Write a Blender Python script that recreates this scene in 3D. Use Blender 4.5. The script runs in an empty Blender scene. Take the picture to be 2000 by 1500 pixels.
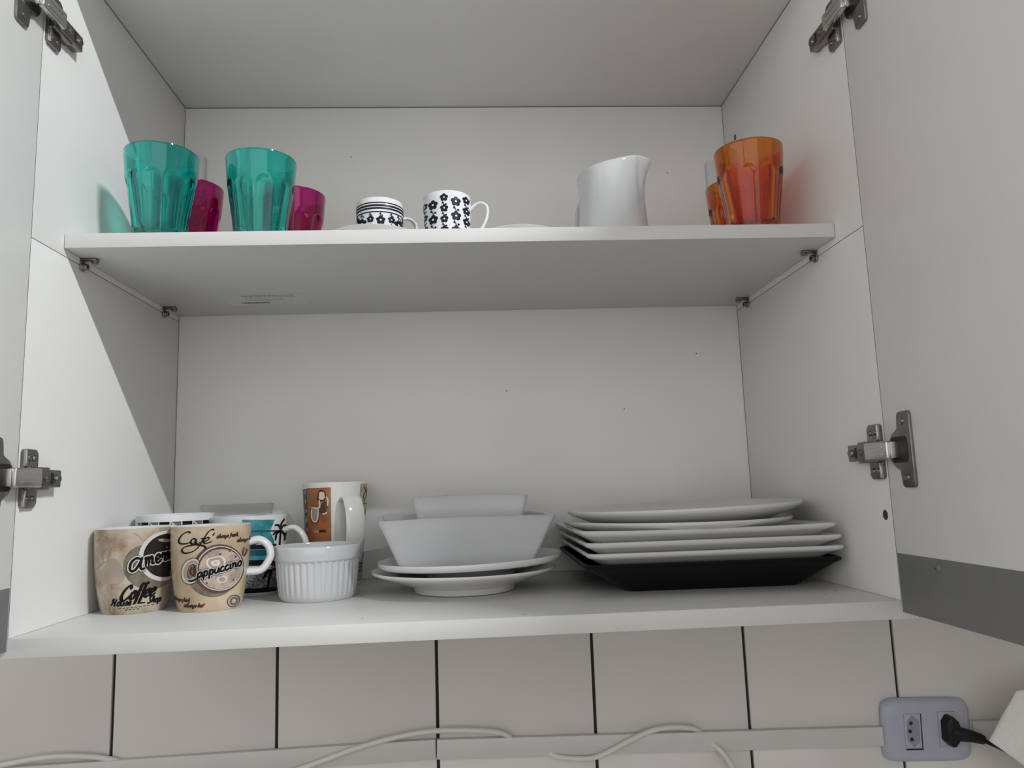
import bpy, bmesh, math, random
from mathutils import Matrix, Vector
from math import pi, sin, cos, asin, atan2, radians
random.seed(4)
scene = bpy.context.scene
COL = scene.collection

# ---------------------------------------------------------------- camera
cam_d = bpy.data.cameras.new('camera')
cam = bpy.data.objects.new('camera', cam_d); COL.objects.link(cam)
R = ((0.9980320343, 0.0253617043, -0.0573484298), (-0.0532409383, -0.1404384565, -0.9886568881), (-0.0331279486, 0.9897645295, -0.1388117975))
M = Matrix([list(R[0]) + [0.0047], list(R[1]) + [-0.6944], list(R[2]) + [0.1148], [0, 0, 0, 1]])
cam.matrix_world = M
cam_d.sensor_width = 36; cam_d.lens = 26.235; cam_d.clip_start = 0.02
scene.camera = cam
scene.cycles.transparent_max_bounces = 32; scene.cycles.max_bounces = 16; scene.cycles.transmission_bounces = 16

# ---------------------------------------------------------------- world, lamp, exposure
world = bpy.data.worlds.new('world'); scene.world = world; world.use_nodes = True
wn = world.node_tree; bg = wn.nodes['Background']
bg.inputs[0].default_value = (1.0, 0.985, 0.955, 1); bg.inputs[1].default_value = 0.26
def area(name, loc, target, sx, sy, power, color):
    d = bpy.data.lights.new(name, 'AREA'); d.shape = 'RECTANGLE'; d.size = sx; d.size_y = sy
    d.energy = power; d.color = color
    o = bpy.data.objects.new(name, d); COL.objects.link(o); o.location = loc
    v = Vector(target) - Vector(loc); o.rotation_euler = v.to_track_quat('-Z', 'Y').to_euler()
    return o
tube_lamp = area('ceiling_tube_lamp', (1.45, -1.45, 1.75), (0, 0, 0), 0.50, 0.03, 70, (0.93, 0.97, 1.0))
tube_lamp.rotation_euler = (radians(40), 0, 0)   # a tube parallel to the cabinet front
# added broad fill from behind the camera, brightens the cabinet interior
area('front_fill_light', (0.0, -2.9, 0.55), (0.0, 0.2, 0.35), 3.4, 2.2, 26, (1.0, 0.985, 0.965))
# added fill from the left for the right-hand panels, no actual opening
area('left_fill_light', (-2.4, -1.6, 0.6), (0, 0, 0.3), 2.4, 2.0, 18, (1.0, 0.975, 0.96))
scene.view_settings.view_transform = 'Standard'
scene.view_settings.look = 'None'
scene.view_settings.gamma = 1; scene.view_settings.exposure = 0.0
scene.view_settings.use_curve_mapping = False

# ---------------------------------------------------------------- dimensions (metres; z = 0 is the cabinet floor, y = 0 its front)
A = 0.400          # half inner width
D = 0.3557         # inner depth
H2 = 0.6826        # inner height
H1 = 0.3698        # underside of the shelf
SH = 0.0152        # shelf thickness
ZS = H1 + SH
RE = 0.0539        # shelf set back
T2 = 0.0168
HS = 0.3623        # seam between the stacked side boards
WY = D + 0.010     # tiled wall face

# ---------------------------------------------------------------- materials
def lin(c): return tuple(((v / 255 / 12.92) if v / 255 <= 0.04045 else ((v / 255 + 0.055) / 1.055) ** 2.4) for v in c)
def mat(name, color, rough=0.4, metal=0.0, spec=0.5, noise=0.0, nscale=30, bump=0.0, color2=None, coat=0.0, ramp=(0.4, 0.6)):
    m = bpy.data.materials.new(name); m.use_nodes = True
    nt = m.node_tree; b = nt.nodes['Principled BSDF']
    b.inputs['Roughness'].default_value = rough; b.inputs['Metallic'].default_value = metal
    b.inputs['Specular IOR Level'].default_value = spec
    b.inputs['Coat Weight'].default_value = coat; b.inputs['Coat Roughness'].default_value = 0.05
    c = tuple(color) + (1,)
    b.inputs['Base Color'].default_value = c
    tc = nt.nodes.new('ShaderNodeTexCoord')
    n = nt.nodes.new('ShaderNodeTexNoise'); n.inputs['Scale'].default_value = nscale; n.inputs['Detail'].default_value = 5
    nt.links.new(tc.outputs['Object'], n.inputs['Vector'])
    if color2 is None: color2 = tuple(v * (1 - noise) for v in color)
    r = nt.nodes.new('ShaderNodeValToRGB')
    r.color_ramp.elements[0].position = ramp[0]; r.color_ramp.elements[1].position = ramp[1]
    r.color_ramp.elements[0].color = tuple(color2) + (1,); r.color_ramp.elements[1].color = c
    nt.links.new(n.outputs['Fac'], r.inputs['Fac']); nt.links.new(r.outputs['Color'], b.inputs['Base Color'])
    if bump:
        bp = nt.nodes.new('ShaderNodeBump'); bp.inputs['Strength'].default_value = bump; bp.inputs['Distance'].default_value = 0.001
        nt.links.new(n.outputs['Fac'], bp.inputs['Height']); nt.links.new(bp.outputs['Normal'], b.inputs['Normal'])
    return m
def tinted(name, tint, deep, rough=0.015, refr=0.70, ior=1.45, fres=1.5):
    # coloured glassware: thin tinted wall, a little bending of light, sharp reflection
    m = bpy.data.materials.new(name); m.use_nodes = True
    nt = m.node_tree; nt.nodes.clear()
    out = nt.nodes.new('ShaderNodeOutputMaterial')
    tr = nt.nodes.new('ShaderNodeBsdfTransparent'); tr.inputs[0].default_value = tuple(tint) + (1,)
    rf = nt.nodes.new('ShaderNodeBsdfRefraction'); rf.inputs['Color'].default_value = tuple(deep) + (1,)
    rf.inputs['Roughness'].default_value = rough; rf.inputs['IOR'].default_value = ior
    gl = nt.nodes.new('ShaderNodeBsdfGlossy'); gl.inputs['Roughness'].default_value = 0.05
    gl.inputs['Color'].default_value = (1, 1, 1, 1)
    fr = nt.nodes.new('ShaderNodeFresnel'); fr.inputs['IOR'].default_value = fres or 1.5
    fm = nt.nodes.new('ShaderNodeMath'); fm.operation = 'MULTIPLY'; fm.inputs[1].default_value = 1.0
    m1 = nt.nodes.new('ShaderNodeMixShader'); m1.inputs[0].default_value = refr
    m2 = nt.nodes.new('ShaderNodeMixShader')
    nt.links.new(tr.outputs[0], m1.inputs[1]); nt.links.new(rf.outputs[0], m1.inputs[2])
    if fres is None:       # smooth facing-based reflection without total internal reflection
        lw = nt.nodes.new('ShaderNodeLayerWeight'); pw = nt.nodes.new('ShaderNodeMath'); pw.operation = 'POWER'; pw.inputs[1].default_value = 4
        nt.links.new(lw.outputs['Facing'], pw.inputs[0]); nt.links.new(pw.outputs[0], fm.inputs[0]); fm.inputs[1].default_value = 0.75
    else: nt.links.new(fr.outputs[0], fm.inputs[0])
    nt.links.new(fm.outputs[0], m2.inputs[0])
    nt.links.new(m1.outputs[0], m2.inputs[1]); nt.links.new(gl.outputs[0], m2.inputs[2])
    nt.links.new(m2.outputs[0], out.inputs[0])
    return m

M_MEL = mat('white_melamine', (0.83, 0.825, 0.805), 0.42, spec=0.35, noise=0.02, nscale=9)
M_EDGE = mat('white_edge_band', (0.69, 0.688, 0.672), 0.4, spec=0.35, noise=0.01)
M_DARK = mat('dark_gap_shade', (0.05, 0.045, 0.04), 0.8)
M_RAIL = mat('grey_rail', (0.205, 0.205, 0.207), 0.5, spec=0.3, noise=0.03, nscale=60)
M_TILE = mat('tile_glaze', (0.70, 0.675, 0.655), 0.2, spec=0.45, noise=0.03, nscale=7, color2=(0.685, 0.675, 0.64))
M_GROUT = mat('dark_grout', (0.02, 0.02, 0.018), 0.8)
M_PORC = mat('white_porcelain', (0.73, 0.74, 0.755), 0.12, spec=0.6, noise=0.01)
M_CREAM = mat('ivory_porcelain', (0.74, 0.735, 0.70), 0.14, spec=0.6, noise=0.01)
M_BOWL = mat('cool_porcelain', (0.61, 0.62, 0.64), 0.14, spec=0.6, noise=0.01)
M_PLATE = mat('plate_glaze', (0.70, 0.70, 0.70), 0.2, spec=0.5, noise=0.02)
M_BLACK = mat('black_stoneware', (0.006, 0.006, 0.006), 0.5, spec=0.15)
M_STEEL = mat('nickel_steel', (0.27, 0.255, 0.24), 0.30, metal=1.0, noise=0.15, nscale=80)
M_SHINY = mat('bright_steel', (0.62, 0.60, 0.59), 0.25, metal=1.0, noise=0.06, nscale=80)
M_SCREW = mat('screw_steel', (0.30, 0.26, 0.235), 0.35, metal=1.0, noise=0.3, nscale=300)
M_RECESS = mat('dark_recess', (0.012, 0.011, 0.011), 0.5)
M_PLASTIC = mat('white_plastic', (0.62, 0.615, 0.585), 0.35, noise=0.02)
M_CABLE = mat('white_cable', (0.72, 0.71, 0.675), 0.35, noise=0.02)
M_LILAC = mat('lilac_plastic', (0.43, 0.44, 0.53), 0.3, spec=0.4, noise=0.03, nscale=40)
M_LILAC2 = mat('grey_lilac_module', (0.42, 0.42, 0.47), 0.35, noise=0.03)
M_SOCK = mat('socket_recess_lilac', (0.27, 0.26, 0.34), 0.5)
M_PLUG = mat('black_plug_rubber', (0.010, 0.010, 0.011), 0.45, spec=0.3)
M_PAPER = mat('white_paper_towel', (0.80, 0.79, 0.76), 0.8, noise=0.06, nscale=400, bump=0.3)
M_LABEL = mat('faded_label_paper', (0.70, 0.695, 0.67), 0.5, noise=0.03)
M_LINK = mat('label_ink', (0.06, 0.06, 0.06), 0.7, spec=0.2)
M_NAVY = mat('navy_black_ink', (0.008, 0.009, 0.02), 0.35, spec=0.2)
M_INK = mat('black_ink', (0.007, 0.006, 0.005), 0.4, spec=0.15)
M_JUG = mat('jug_porcelain', (0.62, 0.63, 0.645), 0.12, spec=0.6, noise=0.01)
M_BROWNINK = mat('brown_ink', (0.055, 0.022, 0.014), 0.4, spec=0.2)
M_BEIGE = mat('printed_beige', (0.50, 0.43, 0.345), 0.2, color2=(0.27, 0.18, 0.11), nscale=38, ramp=(0.36, 0.6))
M_BEIGE2 = mat('printed_tan', (0.56, 0.45, 0.32), 0.2, color2=(0.37, 0.265, 0.16), nscale=26, ramp=(0.34, 0.64))
M_PINKISH = mat('printed_taupe', (0.40, 0.32, 0.26), 0.25, noise=0.15, nscale=50)
M_OUTL = mat('printed_grey_outline', (0.52, 0.50, 0.48), 0.25)
M_CUPWHITE = mat('printed_cup_white', (0.60, 0.57, 0.55), 0.2)
M_COFFEE = mat('printed_coffee_black', (0.018, 0.014, 0.013), 0.15)
M_CUPBROWN = mat('printed_cup_brown', (0.105, 0.052, 0.040), 0.2, noise=0.3, nscale=60)
M_FOAM = mat('printed_foam', (0.46, 0.38, 0.31), 0.2, color2=(0.33, 0.25, 0.19), nscale=120)
M_FOAM2 = mat('printed_foam_light', (0.66, 0.60, 0.53), 0.2)
M_SHADE = mat('printed_olive_shadow', (0.10, 0.095, 0.075), 0.3, color2=(0.20, 0.17, 0.12), nscale=80)
M_TEAL = mat('printed_teal', (0.02, 0.21, 0.25), 0.2, color2=(0.06, 0.30, 0.34), nscale=90)
M_TEAL2 = mat('printed_dark_teal', (0.015, 0.10, 0.13), 0.2, noise=0.2)
M_PGREY = mat('printed_mid_grey', (0.13, 0.13, 0.14), 0.25, noise=0.1)
M_HATCH = mat('printed_grey_hatch', (0.33, 0.34, 0.34), 0.25, color2=(0.06, 0.065, 0.07), nscale=420)
M_REDINK = mat('printed_dark_red', (0.16, 0.03, 0.035), 0.25)
M_ORANGEP = mat('printed_orange_brown', (0.36, 0.135, 0.045), 0.22, color2=(0.25, 0.085, 0.025), nscale=30)
M_PLUM = mat('printed_plum', (0.035, 0.02, 0.03), 0.25, color2=(0.10, 0.07, 0.075), nscale=140)
M_TANP = mat('printed_pale_tan', (0.45, 0.38, 0.26), 0.22, color2=(0.36, 0.28, 0.17), nscale=60)
M_TEALG = tinted('teal_glass', (0.27, 0.92, 0.88), (0.18, 0.93, 0.88))
M_PURPG = tinted('magenta_glass', (0.82, 0.13, 0.55), (0.78, 0.09, 0.50))
M_ORNG = tinted('orange_glass', (0.98, 0.56, 0.18), (0.97, 0.48, 0.12))
M_CLEAR = tinted('clear_glass', (0.93, 0.93, 0.925), (0.96, 0.96, 0.955), refr=0.35, ior=1.05, fres=None)

# ---------------------------------------------------------------- builders
def link(name, me, m, parent=None, loc=None, smooth=40):
    o = bpy.data.objects.new(name, me); COL.objects.link(o)
    for mm in (m if isinstance(m, (list, tuple)) else [m]): me.materials.append(mm)
    if parent is not None: o.parent = parent
    if loc is not None: o.location = loc
    if smooth:
        me.polygons.foreach_set('use_smooth', [True] * len(me.polygons))
        me.set_sharp_from_angle(angle=radians(smooth))
    return o
def pydata(name, vs, fs, m, parent=None, loc=None, smooth=40, matidx=None, recalc=True):
    me = bpy.data.meshes.new(name); me.from_pydata([tuple(v) for v in vs], [], fs); me.update()
    if matidx: me.polygons.foreach_set('material_index', matidx)
    if recalc:
        b = bmesh.new(); b.from_mesh(me); bmesh.ops.recalc_face_normals(b, faces=b.faces); b.to_mesh(me); b.free()
    return link(name, me, m, parent, loc, smooth)
def bbox(bm, x0, x1, y0, y1, z0, z1, bev=0.0, seg=2):
    r = bmesh.ops.create_cube(bm, size=1)
    vs = r['verts']
    for v in vs: v.co = Vector(((x0 + x1) / 2 + v.co.x * (x1 - x0), (y0 + y1) / 2 + v.co.y * (y1 - y0), (z0 + z1) / 2 + v.co.z * (z1 - z0)))
    if bev:
        es = list({e for v in vs for e in v.link_edges})
        bmesh.ops.bevel(bm, geom=es, offset=bev, segments=seg, affect='EDGES', profile=0.5)
def done(name, bm, m, parent=None, loc=None, smooth=35):
    bmesh.ops.recalc_face_normals(bm, faces=bm.faces)
    me = bpy.data.meshes.new(name); bm.to_mesh(me); bm.free()
    return link(name, me, m, parent, loc, smooth)
def box(name, x0, x1, y0, y1, z0, z1, m, parent=None, bev=0.0006, loc=None):
    bm = bmesh.new(); bbox(bm, x0, x1, y0, y1, z0, z1, bev); return done(name, bm, m, parent, loc)
def empty(name, loc, label, cat, group=None, rz=0, rot=None):
    o = bpy.data.objects.new(name, None); COL.objects.link(o); o.empty_display_size = 0.03
    o.location = loc; o.rotation_euler = rot if rot else (0, 0, rz)
    o['label'] = label; o['category'] = cat
    if group: o['group'] = group
    return o
def lathe_data(prof, n=64, rfun=None):
    # prof: list (r, z) walking outside bottom -> rim -> inside bottom; r=0 ends are poles
    vs = []; rings = []
    for k, (r, z) in enumerate(prof):
        if r < 1e-6: rings.append([len(vs)]); vs.append((0, 0, z))
        else:
            ring = []
            for i in range(n):
                a = 2 * pi * i / n
                rr, zz = (r, z) if rfun is None else rfun(k, r, z, a)
                ring.append(len(vs)); vs.append((rr * cos(a), rr * sin(a), zz))
            rings.append(ring)
    fs = []; fk = []
    for k in range(len(rings) - 1):
        p, q = rings[k], rings[k + 1]
        if len(p) == 1 and len(q) == 1: continue
        for i in range(n):
            j = (i + 1) % n
            if len(p) == 1: fs.append((p[0], q[i], q[j]))
            elif len(q) == 1: fs.append((p[i], q[0], p[j]))
            else: fs.append((p[i], p[j], q[j], q[i]))
            fk.append(k)
    return vs, fs, fk
def lathe(name, prof, m, parent=None, loc=None, n=64, rfun=None, smooth=50, matsel=None):
    vs, fs, fk = lathe_data(prof, n, rfun)
    return pydata(name, vs, fs, m, parent, loc, smooth, [matsel(k) for k in fk] if matsel else None)
def crom(pts, sub=6):
    P = [Vector(p) for p in pts]
    if len(P) < 3:
        return [P[0].lerp(P[-1], i / sub) for i in range(sub + 1)] if len(P) == 2 else P
    out = []
    for i in range(len(P) - 1):
        p0 = P[i - 1] if i else P[0] * 2 - P[1]; p1 = P[i]; p2 = P[i + 1]
        p3 = P[i + 2] if i + 2 < len(P) else P[-1] * 2 - P[-2]
        for k in range(sub):
            t = k / sub
            out.append(0.5 * ((2 * p1) + (p2 - p0) * t + (2 * p0 - 5 * p1 + 4 * p2 - p3) * t * t + (3 * p1 - p0 - 3 * p2 + p3) * t ** 3))
    out.append(P[-1]); return out
def tube(name, pts, ra, rb, m, parent=None, up=(0, 0, 1), n=14, sub=8, scale=None, loc=None):
    # swept elliptical tube: ra across (up x dir), rb along the in-plane normal
    P = crom(pts, sub); vs = []; fs = []
    U = Vector(up)
    for i, p in enumerate(P):
        d = (P[min(i + 1, len(P) - 1)] - P[max(i - 1, 0)]).normalized()
        s = d.cross(U).normalized() if d.cross(U).length > 1e-5 else Vector((1, 0, 0)); w = s.cross(d).normalized()
        k = 1.0 if scale is None else scale(i / (len(P) - 1))
        for j in range(n):
            a = 2 * pi * j / n
            vs.append(p + w * (ra * k * cos(a)) + s * (rb * k * sin(a)))
    for i in range(len(P) - 1):
        for j in range(n):
            q = (j + 1) % n; fs.append((i * n + j, i * n + q, (i + 1) * n + q, (i + 1) * n + j))
    fs.append(tuple(range(n))[::-1]); fs.append(tuple((len(P) - 1) * n + j for j in range(n)))
    return pydata(name, vs, fs, m, parent, loc, 50)
def sqring(h, r, z, n=8, hy=None, corner=0.0, bow=0.0):
    hy = h if hy is None else hy; pts = []
    for q, (sx, sy) in enumerate(((1, 1), (-1, 1), (-1, -1), (1, -1))):
        for i in range(n + 1):
            a = (q + i / n) * pi / 2
            pts.append((sx * (h - r) + r * cos(a), sy * (hy - r) + r * sin(a), z + corner))
        # side midpoints, optionally bowed in height
        nx, ny = ((-1, 1), (-1, -1), (1, -1), (1, 1))[q]
        x0, y0 = sx * (h - r) + r * cos((q + 1) * pi / 2), sy * (hy - r) + r * sin((q + 1) * pi / 2)
        x1, y1 = nx * (h - r) + r * cos((q + 1) * pi / 2), ny * (hy - r) + r * sin((q + 1) * pi / 2)
        for k in range(1, 8):
            t = k / 8
            pts.append((x0 + (x1 - x0) * t, y0 + (y1 - y0) * t, z + corner * (2 * t - 1) ** 4 + bow * (1 - (2 * t - 1) ** 2)))
    return pts
def sqloft(name, rings, m, parent=None, loc=None, smooth=45):
    vs = []; fs = []; n = len(rings[0])
    for r in rings: vs += r
    for k in range(len(rings) - 1):
        for i in range(n):
            j = (i + 1) % n; fs.append((k * n + i, k * n + j, (k + 1) * n + j, (k + 1) * n + i))
    fs.append(tuple(range(n))[::-1]); fs.append(tuple((len(rings) - 1) * n + i for i in range(n)))
    return pydata(name, vs, fs, m, parent, loc, smooth)
def prism(name, poly, axis, a0, a1, m, parent=None, bev=0.0, loc=None):
    # poly 2-D outline extruded along an axis ('x': poly=(y,z), 'y': poly=(x,z))
    bm = bmesh.new()
    f3 = (lambda p, a: (a, p[0], p[1])) if axis == 'x' else (lambda p, a: (p[0], a, p[1]))
    lo = [bm.verts.new(f3(p, a0)) for p in poly]; hi = [bm.verts.new(f3(p, a1)) for p in poly]
    n = len(poly); bm.faces.new(lo); top = bm.faces.new(hi[::-1])
    for i in range(n): bm.faces.new((lo[i], lo[(i + 1) % n], hi[(i + 1) % n], hi[i]))
    if bev: bmesh.ops.bevel(bm, geom=list(top.edges), offset=bev, segments=2, affect='EDGES', profile=0.5)
    return done(name, bm, m, parent, loc)
def disc(name, c, axis, r, h, m, parent, n=20, bev=0.0, sq=1.0):
    poly = [(c[1] + r * cos(2 * pi * i / n), c[2] + r * sq * sin(2 * pi * i / n)) if axis == 'x' else (c[0] + r * cos(2 * pi * i / n), c[2] + r * sq * sin(2 * pi * i / n)) for i in range(n)]
    a = c[0] if axis == 'x' else c[1]
    return prism(name, poly, axis, a, a + h, m, parent, bev)

# ---- flat print wrapped round a vessel ---------------------------------------
class Wrap:
    """Maps drawing coordinates (mm to the right of the centre line, mm above the base) on to a vessel's outside."""
    def __init__(s, root, prof, theta, aff=(1, 0, 0, 0, 1, 0)):
        s.root = root; s.prof = prof; s.th = theta; s.aff = aff; s.lay = 0
    def rad(s, z):
        P = s.prof
        if z <= P[0][1]: return P[0][0]
        for (r0, z0), (r1, z1) in zip(P, P[1:]):
            if z <= z1: return r0 + (r1 - r0) * (z - z0) / max(z1 - z0, 1e-9)
        return P[-1][0]
    def pt(s, x, y, lay):
        a = s.aff; X = (a[0] * x + a[1] * y + a[2]) / 1000; Z = (a[3] * x + a[4] * y + a[5]) / 1000
        r = s.rad(Z); t = s.th + (asin(max(-0.999, min(0.999, X / r))) if abs(X / r) < 0.999 else (X / r) * pi / 2)
        r += 0.00025 + lay * 0.00012
        return (r * cos(t), r * sin(t), Z)
    def ribbons(s, name, strokes, w, m, lay=2, nib=None, sub=5):
        vs = []; fs = []
        for st in strokes:
            P = crom([(p[0], p[1]) for p in st], sub); N = len(P)
            base = len(vs)
            for i, p in enumerate(P):
                d = P[min(i + 1, N - 1)] - P[max(i - 1, 0)]
                if d.length < 1e-9: d = Vector((1, 0))
                d.normalize(); nr = Vector((-d.y, d.x))
                ww = w if nib is None else w * (0.45 + 0.75 * abs(sin(atan2(d.y, d.x) - nib)))
                e = min(i, N - 1 - i); ww *= (0.6, 0.85, 1)[min(e, 2)]
                for k in (-1, 0, 1): vs.append(s.pt(p.x + nr.x * ww / 2 * k, p.y + nr.y * ww / 2 * k, lay))
            for i in range(N - 1):
                for k in (0, 1):
                    b = base + i * 3 + k; fs.append((b, b + 1, b + 4, b + 3))
        return pydata(name, vs, fs, m, s.root, smooth=0, recalc=False)
    def disc(s, name, cx, cy, rx, ry, m, lay=1, rot=0, hole=0.0, n=40, rings=7, wob=None, clip=None):
        vs = []; fs = []
        for k in range(rings + 1):
            f = hole + (1 - hole) * k / rings
            for i in range(n):
                a = 2 * pi * i / n; w = 1 if wob is None else wob(a)
                u, v = rx * f * w * cos(a), ry * f * w * sin(a)
                x = cx + u * cos(rot) - v * sin(rot); y = cy + u * sin(rot) + v * cos(rot)
                if clip: x = min(max(x, clip[0]), clip[1])
                vs.append(s.pt(x, y, lay))
        for k in range(rings):
            for i in range(n):
                j = (i + 1) % n; fs.append((k * n + i, k * n + j, (k + 1) * n + j, (k + 1) * n + i))
        return pydata(name, vs, fs, m, s.root, smooth=0, recalc=False)
    def patch(s, name, x0, x1, y0, y1, m, lay=0, nx=16, ny=10, edge=None, fx=None):
        vs = []; fs = []
        for j in range(ny + 1):
            for i in range(nx + 1):
                y = y0 + (y1 - y0) * j / ny; xa, xb = (x0, x1) if fx is None else fx(j / ny)
                x = xa + (xb - xa) * i / nx
                vs.append(s.pt(x, y, lay))
        for j in range(ny):
            for i in range(nx):
                b = j * (nx + 1) + i; fs.append((b, b + 1, b + nx + 2, b + nx + 1))
        return pydata(name, vs, fs, m, s.root, smooth=0, recalc=False)
    def multi(s, name, polys, m, lay=1):
        """Several small flat shapes (star-shaped outlines) as one printed motif part."""
        vs = []; fs = []
        for c, out in polys:
            b = len(vs); vs.append(s.pt(c[0], c[1], lay)); n = len(out)
            for p in out: vs.append(s.pt((p[0] + c[0]) / 2, (p[1] + c[1]) / 2, lay))
            for p in out: vs.append(s.pt(p[0], p[1], lay))
            for i in range(n):
                j = (i + 1) % n; fs.append((b, b + 1 + i, b + 1 + j)); fs.append((b + 1 + i, b + 1 + n + i, b + 1 + n + j, b + 1 + j))
        return pydata(name, vs, fs, m, s.root, smooth=0, recalc=False)

# script hand: strokes per letter, x to the right, y up, x-height 1
LET = {
 'a': (1.0, [[(.78, .8), (.5, 1), (.15, .75), (.1, .25), (.35, 0), (.65, .3), (.8, .95), (.74, .2), (.95, 0), (1.08, .2)]]),
 'b': (.95, [[(.1, .3), (.4, 1.4), (.3, 1.8), (.15, 1.3), (.15, .2), (.45, 0), (.75, .4), (.6, .85), (.3, .7)]]),
 'c': (.8, [[(.65, .8), (.45, 1), (.12, .7), (.1, .25), (.38, 0), (.8, .25)]]),
 'd': (1.0, [[(.75, .8), (.45, 1), (.12, .7), (.1, .25), (.35, 0), (.65, .3), (.85, 1.8), (.75, .2), (1.0, .1)]]),
 'e': (.8, [[(.1, .4), (.5, .5), (.65, .8), (.42, 1), (.12, .65), (.15, .2), (.42, 0), (.85, .3)]]),
 'f': (.6, [[(.7, 1.6), (.55, 1.85), (.38, 1.5), (.3, .5), (.2, -.5), (.0, -.65)], [(.05, .95), (.65, 1.0)]]),
 'h': (.95, [[(.1, .4), (.4, 1.4), (.3, 1.8), (.18, 1.2), (.12, 0)], [(.15, .5), (.5, 1), (.68, .75), (.65, .15), (.9, .1)]]),
 'i': (.45, [[(.1, .7), (.22, 1), (.18, .15), (.45, .1)], [(.25, 1.4), (.28, 1.52)]]),
 'l': (.45, [[(.05, .4), (.38, 1.4), (.3, 1.8), (.15, 1.2), (.15, .15), (.42, .1)]]),
 'm': (1.4, [[(.08, .8), (.2, 1), (.15, 0)], [(.18, .6), (.45, 1), (.6, .8), (.55, 0)], [(.6, .6), (.9, 1), (1.05, .75), (1.0, .15), (1.35, .15)]]),
 'n': (1.0, [[(.08, .8), (.2, 1), (.15, 0)], [(.18, .6), (.5, 1), (.7, .75), (.65, .15), (.98, .15)]]),
 'o': (.85, [[(.5, 1), (.15, .8), (.1, .25), (.4, 0), (.7, .3), (.65, .85), (.42, 1), (.6, .75), (.9, .8)]]),
 'p': (.95, [[(.1, .8), (.22, 1), (.15, .2), (.08, -.75)], [(.2, .7), (.5, 1), (.75, .6), (.55, .05), (.2, .15)]]),
 'r': (.75, [[(.1, .4), (.25, 1.05), (.35, .8), (.65, .9), (.5, .4), (.55, .05), (.78, .15)]]),
 's': (.7, [[(.05, .3), (.4, 1.05), (.55, .5), (.4, 0), (.08, .15)], [(.4, .02), (.72, .2)]]),
 't': (.55, [[(.3, 1.5), (.18, .2), (.35, 0), (.55, .15)], [(.0, 1.0), (.55, 1.05)]]),
 'u': (1.0, [[(.12, 1), (.1, .25), (.35, 0), (.65, .3), (.75, 1), (.72, .15), (1.0, .15)]]),
 'w': (1.3, [[(.1, 1), (.1, .2), (.35, 0), (.6, .3), (.62, .95)], [(.62, .4), (.8, 0), (1.08, .3), (1.1, 1), (1.3, .85)]]),
 'y': (.95, [[(.12, 1), (.12, .4), (.35, .15), (.65, .45)], [(.78, 1), (.7, .1), (.5, -.6), (.2, -.6), (.4, -.1), (.95, .25)]]),
 'v': (.9, [[(.1, .9), (.25, 1), (.35, 0), (.75, .9), (.9, .85)]]),
 'A': (1.4, [[(-.1, .2), (.1, -.05), (.45, .4), (.95, 1.75), (.95, .3), (1.1, 0), (1.35, .2)], [(.35, .7), (1.0, .75)]]),
 'B': (1.2, [[(.35, 1.7), (.2, 0)], [(.05, 1.4), (.5, 1.8), (.95, 1.5), (.75, 1.05), (.4, .95), (.9, .75), (.9, .2), (.4, 0), (.1, .15)]]),
 'C': (1.3, [[(1.05, 1.3), (1.0, 1.7), (.65, 1.75), (.2, 1.2), (.05, .5), (.35, .0), (.8, .05), (1.25, .5)]]),
 'H': (1.4, [[(.05, 1.2), (.2, 1.7), (.45, 1.7), (.3, .8), (.15, 0)], [(1.05, 1.75), (.9, .8), (.9, .1), (1.2, .1)], [(.1, .8), (1.1, .95)]]),
 'S': (1.1, [[(.95, 1.5), (.65, 1.8), (.3, 1.4), (.7, .85), (.75, .2), (.35, 0), (.0, .3)]]),
 ',': (.4, [[(.15, .1), (.18, -.1), (.05, -.35)]]), '!': (.5, [[(.4, 1.8), (.2, .5)], [(.14, .1), (.15, -.02)]]), ' ': (.5, []),
}
def script(text, x0, y0, size, ang=0.0, slant=0.35, flip=1, squeeze=1.0):
    """strokes of a word in drawing units; flip = -1 where drawing y runs downwards"""
    out = []; x = 0.0
    for ch in text:
        adv, st = LET[ch]
        for s in st:
            q = []
            for px, py in s:
                u = (x + px * squeeze + slant * py) * size; v = py * size
                q.append((x0 + u * cos(ang) - v * sin(ang), y0 + flip * (u * sin(ang) + v * cos(ang))))
            out.append(q)
        x += adv * squeeze
    return out

# ================================================================ SETTING: tiled wall
def structure(o): o['kind'] = 'structure'; return o
wall = bpy.data.meshes.new('wall_back')
wb = bmesh.new(); bbox(wb, -1.5, 1.7, WY + 0.004, WY + 0.10, -0.70, 1.10)
wall_back = structure(done('wall_back', wb, M_GROUT)); wall_back['label'] = 'white tiled kitchen wall with dark vertical joints below the cabinet'
PIT = 0.2131; X0 = -0.4752
tb = bmesh.new(); bbox(tb, 0, PIT - 0.0042, 0, 0.0075, 0, 0.330, 0.0008, 2)
tile0 = done('tile', tb, M_TILE, wall_back)
k = 0
for row, z in enumerate((-0.560, -0.2275, 0.105, 0.4375, 0.770)):
    for i in range(-4, 9):
        if row > 1 and -1 < i < 5: continue     # behind the cabinet, nothing shows
        if k == 0: t = tile0
        else: t = tile0.copy(); COL.objects.link(t); t.parent = wall_back
        t.location = (X0 + i * PIT + 0.0021, WY + random.uniform(-0.0002, 0.0002), z); k += 1
fl_m = mat('floor_tiles', (0.30, 0.28, 0.25), 0.5, noise=0.1, nscale=3)
floor = structure(box('floor', -3.0, 3.0, -4.5, WY + .1, -1.50, -1.42, fl_m, None, 0))

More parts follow.
